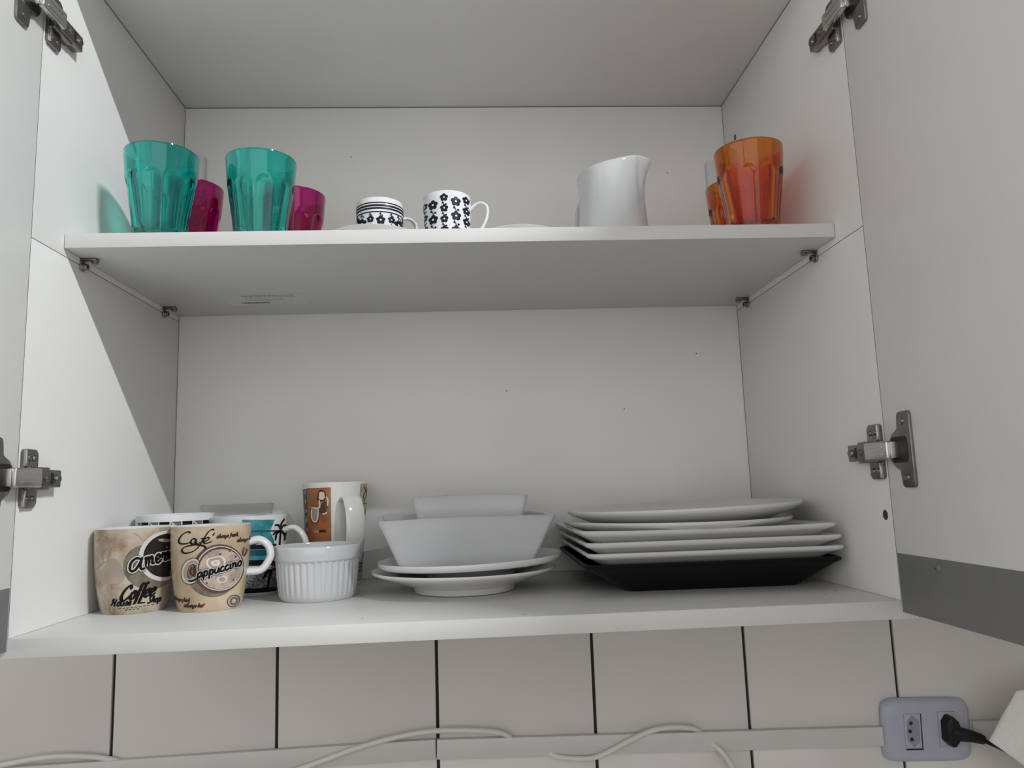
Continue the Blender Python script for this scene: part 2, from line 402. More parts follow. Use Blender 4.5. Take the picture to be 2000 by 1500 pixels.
# ================================================================ CABINET
cab = empty('wall_cabinet', (0, 0, 0), 'open white wall cabinet with two doors swung wide, holding crockery on two levels', 'cabinet')
TS = 0.0155
box('bottom_panel', -A - TS, A + TS, 0, D + 0.006, -T2, 0, [M_EDGE], cab, 0.0005)
box('top_panel', -A - TS, A + TS, 0.0005, D + 0.006, H2, H2 + TS, [M_MEL], cab, 0.0004)
box('back_panel', -A + 0.0002, A - 0.0002, D, D + 0.004, 0.0003, H2 - 0.0003, [M_MEL], cab, 0.0)
for sx in (-1, 1):
    xa, xb = (A, A + TS) if sx > 0 else (-A - TS, -A)
    box('side_panel', xa, xb, 0, D + 0.006, 0.0002, HS - 0.00045, [M_MEL], cab, 0.0002)
    box('side_panel', xa, xb, 0, D + 0.006, HS + 0.00045, H2 - 0.0004, [M_MEL], cab, 0.0002)
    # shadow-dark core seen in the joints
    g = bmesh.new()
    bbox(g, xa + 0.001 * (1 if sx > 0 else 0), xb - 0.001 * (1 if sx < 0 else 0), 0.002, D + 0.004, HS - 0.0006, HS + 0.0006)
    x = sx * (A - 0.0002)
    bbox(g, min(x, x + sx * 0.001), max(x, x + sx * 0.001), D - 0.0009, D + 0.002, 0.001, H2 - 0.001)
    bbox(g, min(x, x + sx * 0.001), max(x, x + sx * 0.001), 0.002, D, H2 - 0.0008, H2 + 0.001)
    done('joint_gap_shade', g, M_DARK, cab)
g = bmesh.new(); bbox(g, -A, A, D - 0.0004, D + 0.001, H2 - 0.0007, H2); done('joint_gap_shade', g, M_DARK, cab)

shelf = box('shelf', -A + 0.0009, A - 0.0009, RE, D - 0.0008, H1, ZS, [M_EDGE], cab, 0.0005)
# faded sticker under the shelf
lab = sqloft('barcode_sticker', [sqring(0.052, 0.002, 0.0), sqring(0.052, 0.002, -0.0002)], M_LABEL, shelf, None)
for v in lab.data.vertices: v.co = Vector((v.co.x - 0.2565, v.co.y * 0.50 + 0.2705, v.co.z + H1 - 0.0001))
lb = bmesh.new(); zt = H1 - 0.00035
def bar(x0, x1, y0, y1): bbox(lb, x0, x1, y0, y1, zt, zt + 0.00008)
for r_, (y, w) in enumerate(((0.250, 0.0016), (0.2545, 0.0014), (0.263, 0.0007), (0.268, 0.0008), (0.273, 0.0006))):
    x = -0.283
    while x < (-0.216 if r_ < 2 else -0.235):
        l_ = random.uniform(0.002, 0.007); bar(x, x + l_, y - w / 2, y + w / 2); x += l_ + random.uniform(0.0006, 0.0016)
x = -0.292
while x < -0.256:
    l_ = random.uniform(0.0004, 0.0012); bar(x, x + l_, 0.2815, 0.2885); x += l_ + random.uniform(0.0005, 0.001)
bar(-0.2400, -0.2385, 0.2870, 0.2882)
done('sticker_print', lb, M_LINK, shelf)

def doorside(sx):
    xa = A; w = 0.405
    d = box('door', min(sx * xa, sx * (xa + TS)), max(sx * xa, sx * (xa + TS)), -0.0025 - w, -0.0010, -0.0095, H2 + 0.012, M_MEL, cab, 0.0002)
    xr = A - 0.0004
    box('bottom_rail', min(sx * xr, sx * (xr + 0.0012)), max(sx * xr, sx * (xr + 0.0012)), -0.4078, -0.0022, -0.0100, 0.0435, M_RAIL, d, 0.0003)
    s_ = bmesh.new()
    r = bmesh.ops.create_cone(s_, cap_ends=True, segments=20, radius1=0.0037, radius2=0.0028, depth=0.0014, matrix=Matrix.Translation((sx * (xr - 0.0006), -0.0622, 0.0355)) @ Matrix.Rotation(sx * -pi / 2, 4, 'Y'))
    bbox(s_, sx * (xr - 0.0015) - 0.0002, sx * (xr - 0.0015) + 0.0002, -0.0645, -0.0600, 0.0350, 0.0360)
    bbox(s_, sx * (xr - 0.0015) - 0.0002, sx * (xr - 0.0015) + 0.0002, -0.0627, -0.0617, 0.0332, 0.0378)
    done('rail_screw', s_, M_RAIL, d)
    return d
doors = {sx: doorside(sx) for sx in (-1, 1)}
for sx in (-1, 1):      # dark strip painting the shade between side board and open door
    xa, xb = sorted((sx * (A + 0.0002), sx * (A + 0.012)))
    box('joint_gap_shade', xa, xb, -0.0009, -0.0001, 0.0005, H2, M_DARK, cab, 0)

def make_hinge(sx, zc):
    """cup hinge; u = distance off the panel face, y = depth, z up"""
    root = bpy.data.objects.new('hinge', None); COL.objects.link(root); root.parent = cab; root.location = (sx * A, 0, zc); root.empty_display_size = 0.02
    def U(a, b): return (min(-sx * a, -sx * b), max(-sx * a, -sx * b))
    def rr(poly, u0, u1, name, m, bev=0.0005):
        bm = bmesh.new()
        lo = [bm.verts.new((-sx * u0, p[0], p[1])) for p in poly]; hi = [bm.verts.new((-sx * u1, p[0], p[1])) for p in poly]
        n = len(poly); bm.faces.new(lo); top = bm.faces.new(hi[::-1])
        for i in range(n): bm.faces.new((lo[i], lo[(i + 1) % n], hi[(i + 1) % n], hi[i]))
        if bev: bmesh.ops.bevel(bm, geom=list(top.edges), offset=bev, segments=2, affect='EDGES', profile=0.5)
        return done(name, bm, m, root)
    def rnd(y0, y1, z0, z1, r, n=5):
        out = []
        for cx, cz, a0 in ((y1 - r, z1 - r, 0), (y0 + r, z1 - r, 90), (y0 + r, z0 + r, 180), (y1 - r, z0 + r, 270)):
            for i in range(n + 1):
                a = radians(a0 + 90 * i / n); out.append((cx + r * cos(a), cz + r * sin(a)))
        return out
    # mounting plate with two wings and folded front lips
    rr(rnd(0.002, 0.0245, -0.0265, 0.0265, 0.004), 0.0002, 0.0035, 'mounting_plate', M_STEEL, 0.001)
    bm = bmesh.new(); a, b = U(0.0030, 0.0058)
    for z0, z1 in ((0.0105, 0.0255), (-0.0255, -0.0105)):
        bm = bmesh.new(); bbox(bm, a, b, 0.0018, 0.0042, z0, z1, 0.0006); done('plate_lip', bm, M_SHINY, root)
    # raised bridge and arm rear
    bm = bmesh.new(); a, b = U(0.0, 0.0085); bbox(bm, a, b, 0.004, 0.036, -0.0105, 0.0105, 0.001)
    a, b = U(0.0, 0.0105); bbox(bm, a, b, 0.012, 0.052, -0.0082, 0.0082, 0.0012)
    done('arm_base', bm, M_STEEL, root)
    bm = bmesh.new(); a, b = U(0.0098, 0.01085)
    bbox(bm, a, b, 0.0345, 0.0385, -0.0052, 0.0052)
    done('adjustment_slot', bm, M_RECESS, root)
    for yy, rad in ((0.0455, 0.0042), (0.0275, 0.0036)):
        bm = bmesh.new()
        bmesh.ops.create_cone(bm, cap_ends=True, segments=18, radius1=rad, radius2=rad * 0.8, depth=0.0022, matrix=Matrix.Translation((-sx * 0.0114, yy, 0)) @ Matrix.Rotation(sx * -pi / 2, 4, 'Y'))
        a, b = U(0.0122, 0.0126)
        bbox(bm, a, b, yy - rad * .7, yy + rad * .7, -0.0005, 0.0005); bbox(bm, a, b, yy - 0.0005, yy + 0.0005, -rad * .7, rad * .7)
        done('adjustment_screw', bm, M_SCREW, root)
    # wing screws
    for zz in (0.0185, -0.0185):
        for yy in (0.0100, 0.0185):
            bm = bmesh.new()
            bmesh.ops.create_cone(bm, cap_ends=True, segments=16, radius1=0.0030, radius2=0.0022, depth=0.0016, matrix=Matrix.Translation((-sx * 0.0041, yy, zz)) @ Matrix.Rotation(sx * -pi / 2, 4, 'Y'))
            done('plate_screw', bm, M_SCREW, root)
    # bright cranked arm running to the cup
    bm = bmesh.new(); a, b = U(0.0080, 0.0150); bbox(bm, a, b, -0.0275, 0.0125, -0.0085, 0.0085, 0.0016, 3)
    a, b = U(0.0020, 0.0120); bbox(bm, a, b, -0.0300, -0.0255, -0.0075, 0.0075, 0.0006)
    for zz in (-0.0035, 0.0035):
        a, b = U(0.0148, 0.0153); bbox(bm, a, b, -0.0200, 0.0050, zz - 0.0006, zz + 0.0006)
    done('hinge_arm', bm, M_SHINY, root)
    # cup flange on the door
    pl = []
    H, y0, y1, rc = 0.0345, -0.0470, -0.0275, 0.0185
    pl += [(y0 + 0.003, H), (y0 + 0.0008, H - 0.0012), (y0, H - 0.0035), (y0, -H + 0.0035), (y0 + 0.0008, -H + 0.0012), (y0 + 0.003, -H)]
    pl += [(y1 - 0.004, -H), (y1 - 0.0012, -H + 0.0012), (y1, -H + 0.004), (y1, -0.0185)]
    for i in range(1, 16):
        a = radians(-90 + 180 * i / 16); pl.append((-0.0285 + rc * cos(a) * 1.0, rc * sin(a)))
    pl += [(y1, 0.0185), (y1, H - 0.004), (y1 - 0.0012, H - 0.0012), (y1 - 0.004, H)]
    rr(pl[::-1], -0.0004, 0.0030, 'cup_flange', M_STEEL, 0.0008)
    rr(rnd(-0.0415, -0.0150, -0.0120, 0.0120, 0.005), 0.0030, 0.0034, 'cup_recess', M_RECESS, 0)
    for zz in (0.0255, -0.0255):
        bm = bmesh.new()
        bmesh.ops.create_cone(bm, cap_ends=True, segments=16, radius1=0.0034, radius2=0.0026, depth=0.0018, matrix=Matrix.Translation((-sx * 0.0037, -0.0365, zz)) @ Matrix.Rotation(sx * -pi / 2, 4, 'Y'))
        done('flange_screw', bm, M_SCREW, root)
    return root
for sx in (-1, 1):
    for zc in (0.1385, 0.5885): make_hinge(sx, zc)

# shelf supports under the shelf
def make_support(sx, y):
    r = bpy.data.objects.new('shelf_support', None); COL.objects.link(r); r.parent = cab; r.location = (sx * A, y, H1); r.empty_display_size = 0.01
    bm = bmesh.new()
    bbox(bm, min(-sx * 0.0002, -sx * 0.0022), max(-sx * 0.0002, -sx * 0.0022), -0.0042, 0.0042, -0.0130, -0.0004, 0.0009)
    bbox(bm, min(-sx * 0.0002, -sx * 0.0165), max(-sx * 0.0002, -sx * 0.0165), -0.0042, 0.0042, -0.0024, -0.0004, 0.0008)
    bmesh.ops.create_cone(bm, cap_ends=True, segments=16, radius1=0.0040, radius2=0.0034, depth=0.0045, matrix=Matrix.Translation((-sx * 0.0045, 0, -0.0088)) @ Matrix.Rotation(pi / 2, 4, 'Y'))
    bmesh.ops.create_cone(bm, cap_ends=True, segments=16, radius1=0.0036, radius2=0.0036, depth=0.0032, matrix=Matrix.Translation((-sx * 0.0140, 0, -0.0036)))
    done('bracket', bm, M_SCREW, r)
    bm = bmesh.new()
    bmesh.ops.create_cone(bm, cap_ends=True, segments=12, radius1=0.0018, radius2=0.0018, depth=0.0006, matrix=Matrix.Translation((-sx * 0.0070, 0, -0.0088)) @ Matrix.Rotation(pi / 2, 4, 'Y'))
    done('pin_hole', bm, M_RECESS, r)
make_support(-1, 0.090); make_support(-1, 0.302); make_support(1, 0.101); make_support(1, 0.311)
# white plastic covers of the wall hangers in the upper back corners
for sx in (-1, 1):
    bm = bmesh.new(); a, b = sorted((sx * (A - 0.0003), sx * 0.3670)); bbox(bm, a, b, D - 0.014, D - 0.0003, 0.535, 0.603 if sx < 0 else 0.589, 0.002, 3)
    bbox(bm, (a + b) / 2 - 0.006, (a + b) / 2 + 0.006, D - 0.0148, D - 0.013, 0.552, 0.572, 0.0006)
    done('hanger_cover', bm, M_EDGE, cab)
# empty screw holes in the right side
def hole(y, z, ry, rz_, m):
    poly = [(y + ry * cos(2 * pi * i / 16) * (1 + 0.15 * sin(3 * i)), z + rz_ * sin(2 * pi * i / 16)) for i in range(16)]
    prism('screw_hole', poly, 'x', A - 0.00025, A + 0.0004, m, cab)
hole(0.0115, 0.0780, 0.0042, 0.0048, mat('rusty_hole', (0.10, 0.045, 0.035), 0.7, noise=0.6, nscale=500)); hole(0.311, 0.610, 0.0036, 0.0044, M_RECESS)
# specks of dirt
sb = bmesh.new()
for x, z in ((0.0575, 0.2525), (0.225, 0.222), (0.31, 0.576), (-0.16, 0.605), (0.335, 0.30)):
    bmesh.ops.create_cone(sb, cap_ends=True, segments=8, radius1=0.0011, radius2=0.0008, depth=0.0004, matrix=Matrix.Translation((x, D - 0.0001, z)) @ Matrix.Rotation(pi / 2, 4, 'X'))
for x, y in ((-0.10, 0.03), (0.05, 0.012), (0.33, 0.085), (0.352, 0.05), (0.375, 0.075), (0.30, 0.045)):
    bmesh.ops.create_cone(sb, cap_ends=True, segments=8, radius1=0.0008, radius2=0.0005, depth=0.0004, matrix=Matrix.Translation((x, y, 0.0002)))
o = done('dirt_specks', sb, mat('dirt', (0.16, 0.13, 0.10), 0.9), cab); o['kind'] = 'stuff'


# ================================================================ NEIGHBOURING CABINET (its open-air side is hidden behind the right door)
nb = empty('wall_cabinet', (0.4175, 0, 0), 'closed white wall cabinet adjoining on the right, hidden behind the open right door', 'cabinet')
box('cabinet_body', 0.0, 0.80, 0.0005, D + 0.006, -T2, H2 + TS, M_EDGE, nb, 0.0006)
box('cabinet_door', 0.002, 0.3985, -0.018, -0.0015, -0.0095, H2 + 0.012, M_MEL, nb, 0.0008)
box('cabinet_door', 0.4015, 0.798, -0.018, -0.0015, -0.0095, H2 + 0.012, M_MEL, nb, 0.0008)

# ================================================================ FLUTED GLASSES (upper shelf)
def glass_mesh(m, rt=0.0386, h=0.105):
    nf = 10; n = 120
    outer = [(0.0, 0.0), (.55, 0.0), (.700, .0), (.722, .02), (.735, .06), (.745, .15), (.765, .25), (.80, .36), (.845, .47), (.885, .56), (.915, .64), (.935, .70), (.950, .76), (.962, .82), (.975, .88), (.988, .94), (.996, .985), (.995, 1.0)]
    inner = [(.965, 1.0), (.952, .97), (.925, .86), (.875, .74), (.800, .60), (.725, .44), (.660, .30), (.620, .20), (.56, .14), (.3, .12), (0, .12)]
    no = len(outer)
    def rf(k, r, z, a):
        if k >= no: return r, z
        ph = (a * nf / (2 * pi)) % 1.0 - 0.5              # -0.5..0.5 across one flute
        t = z / h
        top = 0.74 - 0.10 * (2 * abs(ph)) ** 2.2          # arched tops
        amt = max(0.0, min(1.0, (top - t) / 0.035)) * min(1.0, t / 0.04 + .35)
        sc = 0.065 * cos(pi * ph)                          # scooped flute, sharp rib between
        return r * (1 - amt * sc) , z
    prof = [(r * rt, z * h) for r, z in outer] + [(r * rt, z * h) for r, z in inner]
    # extra rings where the flute arches end
    P = []
    for i, p in enumerate(prof):
        P.append(p)
        if i + 1 < no and outer[i][1] >= .25:
            q = prof[i + 1]
            for k in (1, 2): P.append((p[0] + (q[0] - p[0]) * k / 3, p[1] + (q[1] - p[1]) * k / 3))
    cnt = sum(2 for i in range(no - 1) if outer[i][1] >= .25); no += cnt
    vs, fs, fk = lathe_data(P, n, rf)
    me = bpy.data.meshes.new('drinking_glass'); me.from_pydata(vs, [], fs); me.update()
    b = bmesh.new(); b.from_mesh(me); bmesh.ops.recalc_face_normals(b, faces=b.faces); b.to_mesh(me); b.free()
    me.materials.append(m); me.polygons.foreach_set('use_smooth', [True] * len(me.polygons)); me.set_sharp_from_angle(angle=radians(60))
    return me
gm = {'t': glass_mesh(M_TEALG), 'p': glass_mesh(M_PURPG), 'o': glass_mesh(M_ORNG)}
for kx, x, y, rz, lab_, grp in (
    ('t', -0.3268, 0.105, 0.1, 'teal fluted drinking glass beside the left side of the cabinet, leftmost glass on the shelf', 'teal glasses on the upper shelf'),
    ('t', -0.2238, 0.122, 0.35, 'teal fluted drinking glass farther from the cabinet side, second teal one from the left', 'teal glasses on the upper shelf'),
    ('o', 0.3325, 0.105, 0.2, 'front orange fluted drinking glass, the larger looking one by the right side of the cabinet', 'orange glasses on the upper shelf'),
    ('p', -0.3297, 0.196, 0.0, 'magenta glass standing behind the leftmost teal glass', 'magenta glasses on the upper shelf'),
    ('p', -0.2107, 0.224, 0.5, 'magenta glass standing behind the second teal glass, nearer the espresso cups', 'magenta glasses on the upper shelf'),
    ('o', 0.3560, 0.210, 0.3, 'orange glass half hidden behind the front orange glass', 'orange glasses on the upper shelf')):
    g_ = bpy.data.objects.new('drinking_glass', gm[kx]); COL.objects.link(g_)
    g_.location = (x, y, ZS + 0.0002); g_.rotation_euler = (0, 0, rz)
    g_['label'] = lab_; g_['category'] = 'glass'; g_['group'] = grp

# ================================================================ ESPRESSO CUPS AND SAUCERS
def saucer(x, y, r, label, h=0.0215):
    p = [(0, .002), (.4, .002), (.42, 0), (.47, 0), (.49, .12), (.62, .2), (.85, .62), (.985, .96), (1, 1), (.985, 1.03), (.82, .74), (.6, .34), (.46, .24), (0, .24)]
    P = [(a * r, b * h if i not in (0, 1) else 0.0015) for i, (a, b) in enumerate(p)]
    o = lathe('saucer', P, M_CREAM, None, (x, y, ZS + 0.0002)); o['label'] = label; o['category'] = 'saucer'; o['group'] = 'espresso saucers on the upper shelf'
    return o
saucer(-0.1005, 0.1530, 0.0565, 'small white saucer holding the striped espresso cup')
saucer(0.0680, 0.1560, 0.0520, 'small empty white saucer between the flowered cup and the creamer')
def cup_profile(rt, rb, h, th=0.0022):
    o = [(0, 0.001), (rb * .75, 0.001), (rb * .8, 0), (rb * .93, 0), (rb, 0.0025), (rt - (rt - rb) * .5, h * .4), (rt, h * .8), (rt, h - 0.001)]
    i = [(rt - th * .5, h), (rt - th, h - 0.001), (rt - th, h * .5), (rb - th, 0.008), (rb * .6, 0.004), (0, 0.004)]
    return o, i
def espresso(x, y, z, rt, h, label, hang, up, ho=1.0):
    root = empty('espresso_cup', (x, y, z), label, 'cup', 'espresso cups on the upper shelf')
    o, i = cup_profile(rt, rt * .93, h)
    lathe('cup_body', o + i, M_PORC, root, n=72)
    ca, sa = cos(hang), sin(hang)
    def hp(r, zz): return (r * ca, r * sa, zz)
    tube('handle', [hp(rt - .002, h * .74), hp(rt + .006 * ho, h * .86), hp(rt + .013 * ho, h * .88), hp(rt + .0185 * ho, h * .78), hp(rt + .017 * ho, h * .55), hp(rt + .010 * ho, h * .33), hp(rt - .003, h * .14)], 0.0028, 0.0018, M_PORC, root, up=(-sa, ca, 0))
    return root, Wrap(root, [(rt * .93, 0.0025), (rt * .965, h * .4), (rt, h * .8), (rt, h)], atan2(-.6944 - y, .0047 - x))
def flower_polys(cx, cy, s):
    pet = []
    for k in range(5):
        a = pi / 2 + k * 2 * pi / 5; c = (cx + cos(a) * s * .60, cy + sin(a) * s * .60)
        pet.append((c, [(c[0] + cos(b) * s * .44, c[1] + sin(b) * s * .44) for b in [j * pi / 5 for j in range(10)]]))
    pet.append(((cx, cy), [(cx + cos(b) * s * .45, cy + sin(b) * s * .45) for b in [j * pi / 5 for j in range(10)]]))
    return pet
def dots(pts, s): return [((x, y), [(x + cos(b) * s, y + sin(b) * s) for b in [j * pi / 4 for j in range(8)]]) for x, y in pts]
# cup with rings and hanging flowers
c1, w1 = espresso(-0.0936, 0.1422, ZS + 0.0050, 0.0268, 0.0560, 'white espresso cup with navy rings and hanging flowers, on a saucer', radians(44), 0, 1.45)
circ = [(sin(a) * 26.75, 0) for a in []]
def ring_on(wr, z0, z1, m, a0=-pi, a1=pi, name='printed_ring'):
    vs = []; fs = []; n = 72
    for i in range(n + 1):
        a = wr.th + a0 + (a1 - a0) * i / n
        for z in (z0, z1):
            r = wr.rad(z) + 0.0003; vs.append((r * cos(a), r * sin(a), z))
    for i in range(n): fs.append((2 * i, 2 * i + 2, 2 * i + 3, 2 * i + 1))
    return pydata(name, vs, fs, m, wr.root, smooth=0, recalc=False)
for z0, z1 in ((.0482, .0495), (.0444, .0466), (.0413, .0433), (.0375, .0388)): ring_on(w1, z0, z1, M_NAVY)
fl = []; ct = []; st = []
for i, X in enumerate((-25.2, -19.8, -10.5, 0.9, 12.8, 20.8, 25.6)):
    low = i % 2 == 1; cy = 26.5 if low else 30.0
    s = 5.4 if low or i == 3 else 4.2
    if i == 3: cy = 28.5
    fl += flower_polys(X, cy, s * .95); ct += dots([(X, cy)], s * .20)
    st.append([(X, 38.5), (X, cy + s * .8)]); st.append([(X - 1.8, 34.5), (X - .8, 36.2), (X, 35)]); st.append([(X, 35), (X + 1.6, 34.4), (X + 2.0, 32.4)])
    st.append([(X, cy - s), (X, cy - s - 4)]); fl += dots([(X - 1.2, cy - s - 3.5), (X + 1.2, cy - s - 4.4)], 1.1)
w1.multi('printed_flowers', fl, M_NAVY, 1); w1.multi('flower_centres', ct, M_PORC, 2); w1.ribbons('printed_stems', st, 0.8, M_NAVY, 1, sub=4)
# cup with climbing flower chains
c2, w2 = espresso(-0.0149, 0.1172, ZS + 0.0002, 0.0268, 0.0575, 'white espresso cup with navy flower chains, handle to the right, standing on the shelf', radians(-4), 0)
fl = []; ct = []; st = []
for X, zs_, s in ((-25.0, (43.5, 30.5, 17.5), 3.6), (-15.6, (41.5, 25.0, 9), 5.3), (-3.4, (48.6, 36.5, 24.4, 12.5), 4.4), (9.4, (44.6, 28.2, 12), 5.4), (20.9, (48.6, 36.2, 24.0, 12), 4.2)):
    for j, cz in enumerate(zs_):
        fl += flower_polys(X, cz, s); ct += dots([(X, cz)], s * .22)
        st.append([(X - s * .4, cz - s), (X - s * .1, cz - s * 1.6), (X + s * .15, cz - s * 2.4)])
        fl += dots([(X - s * .35, cz - s * 1.35), (X + s * .45, cz - s * 1.75)], s * .24)
w2.multi('printed_flowers', fl, M_NAVY, 1); w2.multi('flower_centres', ct, M_PORC, 2); w2.ribbons('printed_stems', st, 0.9, M_NAVY, 1, sub=4)
ring_on(w2, .0120, .0132, M_NAVY)

# ================================================================ CREAMER
def creamer():
    x, y = 0.1760, 0.1290
    root = empty('creamer', (x, y, ZS + 0.0002), 'white porcelain creamer jug with its pouring lip to the right', 'jug')
    n = 96; sp = radians(-12)          # spout direction
    prof = [(.0405, 0), (.0418, .03), (.0415, .10), (.0400, .25), (.0385, .45), (.0378, .65), (.0380, .82), (.0388, .93), (.0392, 1.0)]
    def top(a):
        d = (a - sp + pi) % (2 * pi) - pi
        return 0.0875 + 0.0165 * math.exp(-(d / 1.15) ** 2) - 0.0030 * math.exp(-(d / 0.28) ** 2) - 0.004 * math.exp(-((abs(d) - pi) / 0.7) ** 2), d
    vs = []; fs = []
    def ringpts(r, t, off):
        for i in range(n):
            a = 2 * pi * i / n; H, d = top(a)
            z = t * H
            push = 0.0085 * max(0, (t - .58) / .42) ** 1.9 * math.exp(-(d / 0.26) ** 2)
            gro = -0.0024 * math.exp(-((abs(d) - .52) / .13) ** 2) * max(0, 1 - abs(t - .72) / .38)
            rr = r + push + gro - off
            vs.append((rr * cos(a), rr * sin(a), z if off == 0 else max(z, .004)))
    vs.append((0, 0, 0.0012)); L = []
    L.append(('pole', 0))
    outer = prof; 
    samples = []
    for k in range(33):
        t = k / 32
        for (r0, t0), (r1, t1) in zip(prof, prof[1:]):
            if t0 <= t <= t1: samples.append((r0 + (r1 - r0) * (t - t0) / (t1 - t0), t)); break
    for r, t in samples: ringpts(r, t, 0)
    for r, t in [samples[-1]]:
        ringpts(r, t * 1.012, 0.0014)
    for r, t in samples[::-1][:-1]: ringpts(r, t, 0.0030)
    ringpts(0.020, 0.001, 0.001); vs.append((0, 0, 0.004))
    nr = len(samples) + 1 + (len(samples) - 1) + 1
    for i in range(n): fs.append((0, 1 + (i + 1) % n, 1 + i))
    for k in range(nr - 1):
        for i in range(n):
            j = (i + 1) % n; b = 1 + k * n; fs.append((b + i, b + j, b + n + j, b + n + i))
    last = 1 + (nr - 1) * n; pole = last + n
    for i in range(n): fs.append((last + i, last + (i + 1) % n, pole))
    pydata('jug_body', vs, fs, M_JUG, root, smooth=60)
    h = sp + pi * 0.72
    def hp(r, z): return (r * cos(h), r * sin(h), z)
    tube('handle', [hp(.036, .074), hp(.050, .080), hp(.064, .068), hp(.066, .048), hp(.056, .030), hp(.038, .020)], .0045, .003, M_JUG, root, up=(-sin(h), cos(h), 0))
creamer()

# ================================================================ MUGS (cabinet floor)
def mug_body(name, root, prof_o, h, th, m_out, z0, z1, base_m=M_PORC, n=96):
    prof = [(0, .0012), (prof_o[0][0] * .8, .0012), (prof_o[0][0] * .86, 0)]
    sub = []
    for (r0, a0), (r1, a1) in zip(prof_o, prof_o[1:]): sub.append((r0, a0))
    sub.append(prof_o[-1])
    prof += sub; ns = len(prof)
    rt = prof_o[-1][0]
    prof += [(rt - th * .45, h + .0006), (rt - th, h - .0004)]
    for r_, a_ in prof_o[::-1][1:-1]: prof.append((r_ - th, max(a_, .006)))
    prof += [(prof_o[0][0] * .7, .005), (0, .005)]
    def sel(k):
        if k >= ns - 1: return 0
        zm = (prof[k][1] + prof[k + 1][1]) / 2
        return 1 if z0 < zm < z1 and k > 1 else 0
    return lathe(name, prof, [base_m, m_out], root, n=n, smooth=60, matsel=sel)
def curve_prof(pts, n=26):
    out = [tuple(v) for v in crom([(a, b, 0) for a, b in pts], max(2, n // (len(pts) - 1)))]
    return [(a, b) for a, b, _ in out]
def mug_handle(root, ang, r0, r1, zt, zb, out, wa, wb, m=M_PORC, sub=8):
    ca, sa = cos(ang), sin(ang)
    def hp(r, z): return (r * ca, r * sa, z)
    zm = (zt + zb) / 2; hh = (zt - zb)
    return tube('handle', [hp(r0 - .002, zt), hp(r0 + out * .45, zt + hh * .06), hp(r0 + out * .85, zt - hh * .12), hp(r0 + out, zm + hh * .12), hp(r0 + out * .93, zm - hh * .14), hp(r0 + out * .55, zb + hh * .04), hp(r1 - .002, zb)], wa, wb, m, root, up=(-sa, ca, 0), sub=sub)
def facing(x, y): return atan2(-.6944 - y, .0047 - x)

MUGP = curve_prof([(.0310, 0), (.0328, .006), (.0356, .020), (.0381, .038), (.0395, .056), (.0402, .072), (.0404, .0865)])
# --- cappuccino mug
x, y = -0.2765, 0.1405
mug = empty('mug', (x, y, 0.0002), 'tan coffee mug printed with a frothy cup, front row, second from the left', 'mug', 'tan coffee mugs')
mug_body('mug_body', mug, MUGP, .0865, .0034, M_BEIGE2, .0006, .0860)
mug_handle(mug, radians(10), .0395, .0375, .0670, .0355, .0215, .0066, .0042)
K = 0.51 / 6.52
# drawing coordinates: crop units, 6.52 per px; x right, y down
wc = Wrap(mug, MUGP, facing(x, y), (K, 0, -588 * K, -K * .06, -K, 1345 * K + 588 * .06 * K - .0))
wc.disc('printed_shadow', 600, 915, 290, 235, M_SHADE, 0, rot=.25)
wc.disc('printed_cup', 690, 790, 318, 318, M_CUPBROWN, 1, rot=-.3)
wc.disc('printed_cup_inner_rim', 705, 785, 286, 290, M_CUPWHITE, 2, rot=-.3, hole=.96, rings=2)
wc.disc('printed_foam', 712, 795, 265, 262, M_FOAM, 2, rot=-.3)
hw = lambda a: 1 - .28 * max(0, cos(a + pi / 2 + .25)) ** 6
wc.disc('foam_ring', 650, 705, 118, 98, M_FOAM2, 3, hole=.80, rings=3, wob=hw)
wc.disc('foam_ring', 645, 708, 84, 66, M_PINKISH, 3, hole=.76, rings=2, wob=hw)
wc.disc('foam_ring', 645, 710, 56, 44, M_FOAM2, 3, hole=.35, rings=3, wob=hw)
wc.disc('foam_ring', 730, 925, 62, 50, M_FOAM2, 3, hole=.72, rings=2, wob=hw)
wc.disc('foam_ring', 730, 930, 36, 27, M_PINKISH, 3, hole=.6, rings=2, wob=hw)
for bx, by in ((700, 600), (890, 640), (870, 945), (545, 970), (815, 560)): wc.disc('foam_bubble', bx, by, 13, 13, M_CUPBROWN, 3, n=12, rings=1)
wc.ribbons('printed_spoon_mark', [[(1000, 520), (985, 590), (1000, 640)], [(1035, 545), (1030, 590), (1000, 640)]], 22, M_CUPBROWN, 3)
cap = [[(430, 740), (400, 700), (330, 720), (275, 820), (290, 920), (350, 955), (440, 900)], [(360, 760), (350, 840), (385, 880)]]
cap2 = script('appuccino', 430, 905, 62, ang=.27, slant=.30, flip=-1, squeeze=1.16)
wc.ribbons('lettering_outline', [[(430, 730), (390, 690), (310, 730), (275, 830), (290, 925), (350, 950), (420, 910)]], 84, M_BROWNINK, 3)
wc.ribbons('lettering_outline', [[(430, 730), (390, 690), (310, 730), (275, 830), (290, 925), (350, 950), (420, 910)]], 66, M_OUTL, 4)
wc.ribbons('lettering_outline', cap2, 60, M_BROWNINK, 3); wc.ribbons('lettering_outline', cap2, 47, M_OUTL, 4)
wc.ribbons('printed_lettering', cap[1:], 18, M_BROWNINK, 6)
wc.ribbons('printed_lettering', [[(430, 740), (400, 700), (330, 720), (285, 820), (300, 915), (350, 945), (440, 900)]], 34, M_PINKISH, 5)
wc.ribbons('printed_lettering', [[(325, 945), (390, 938), (450, 895), (500, 860)]], 24, M_INK, 6)
wc.ribbons('printed_lettering', cap2, 24, M_INK, 6)
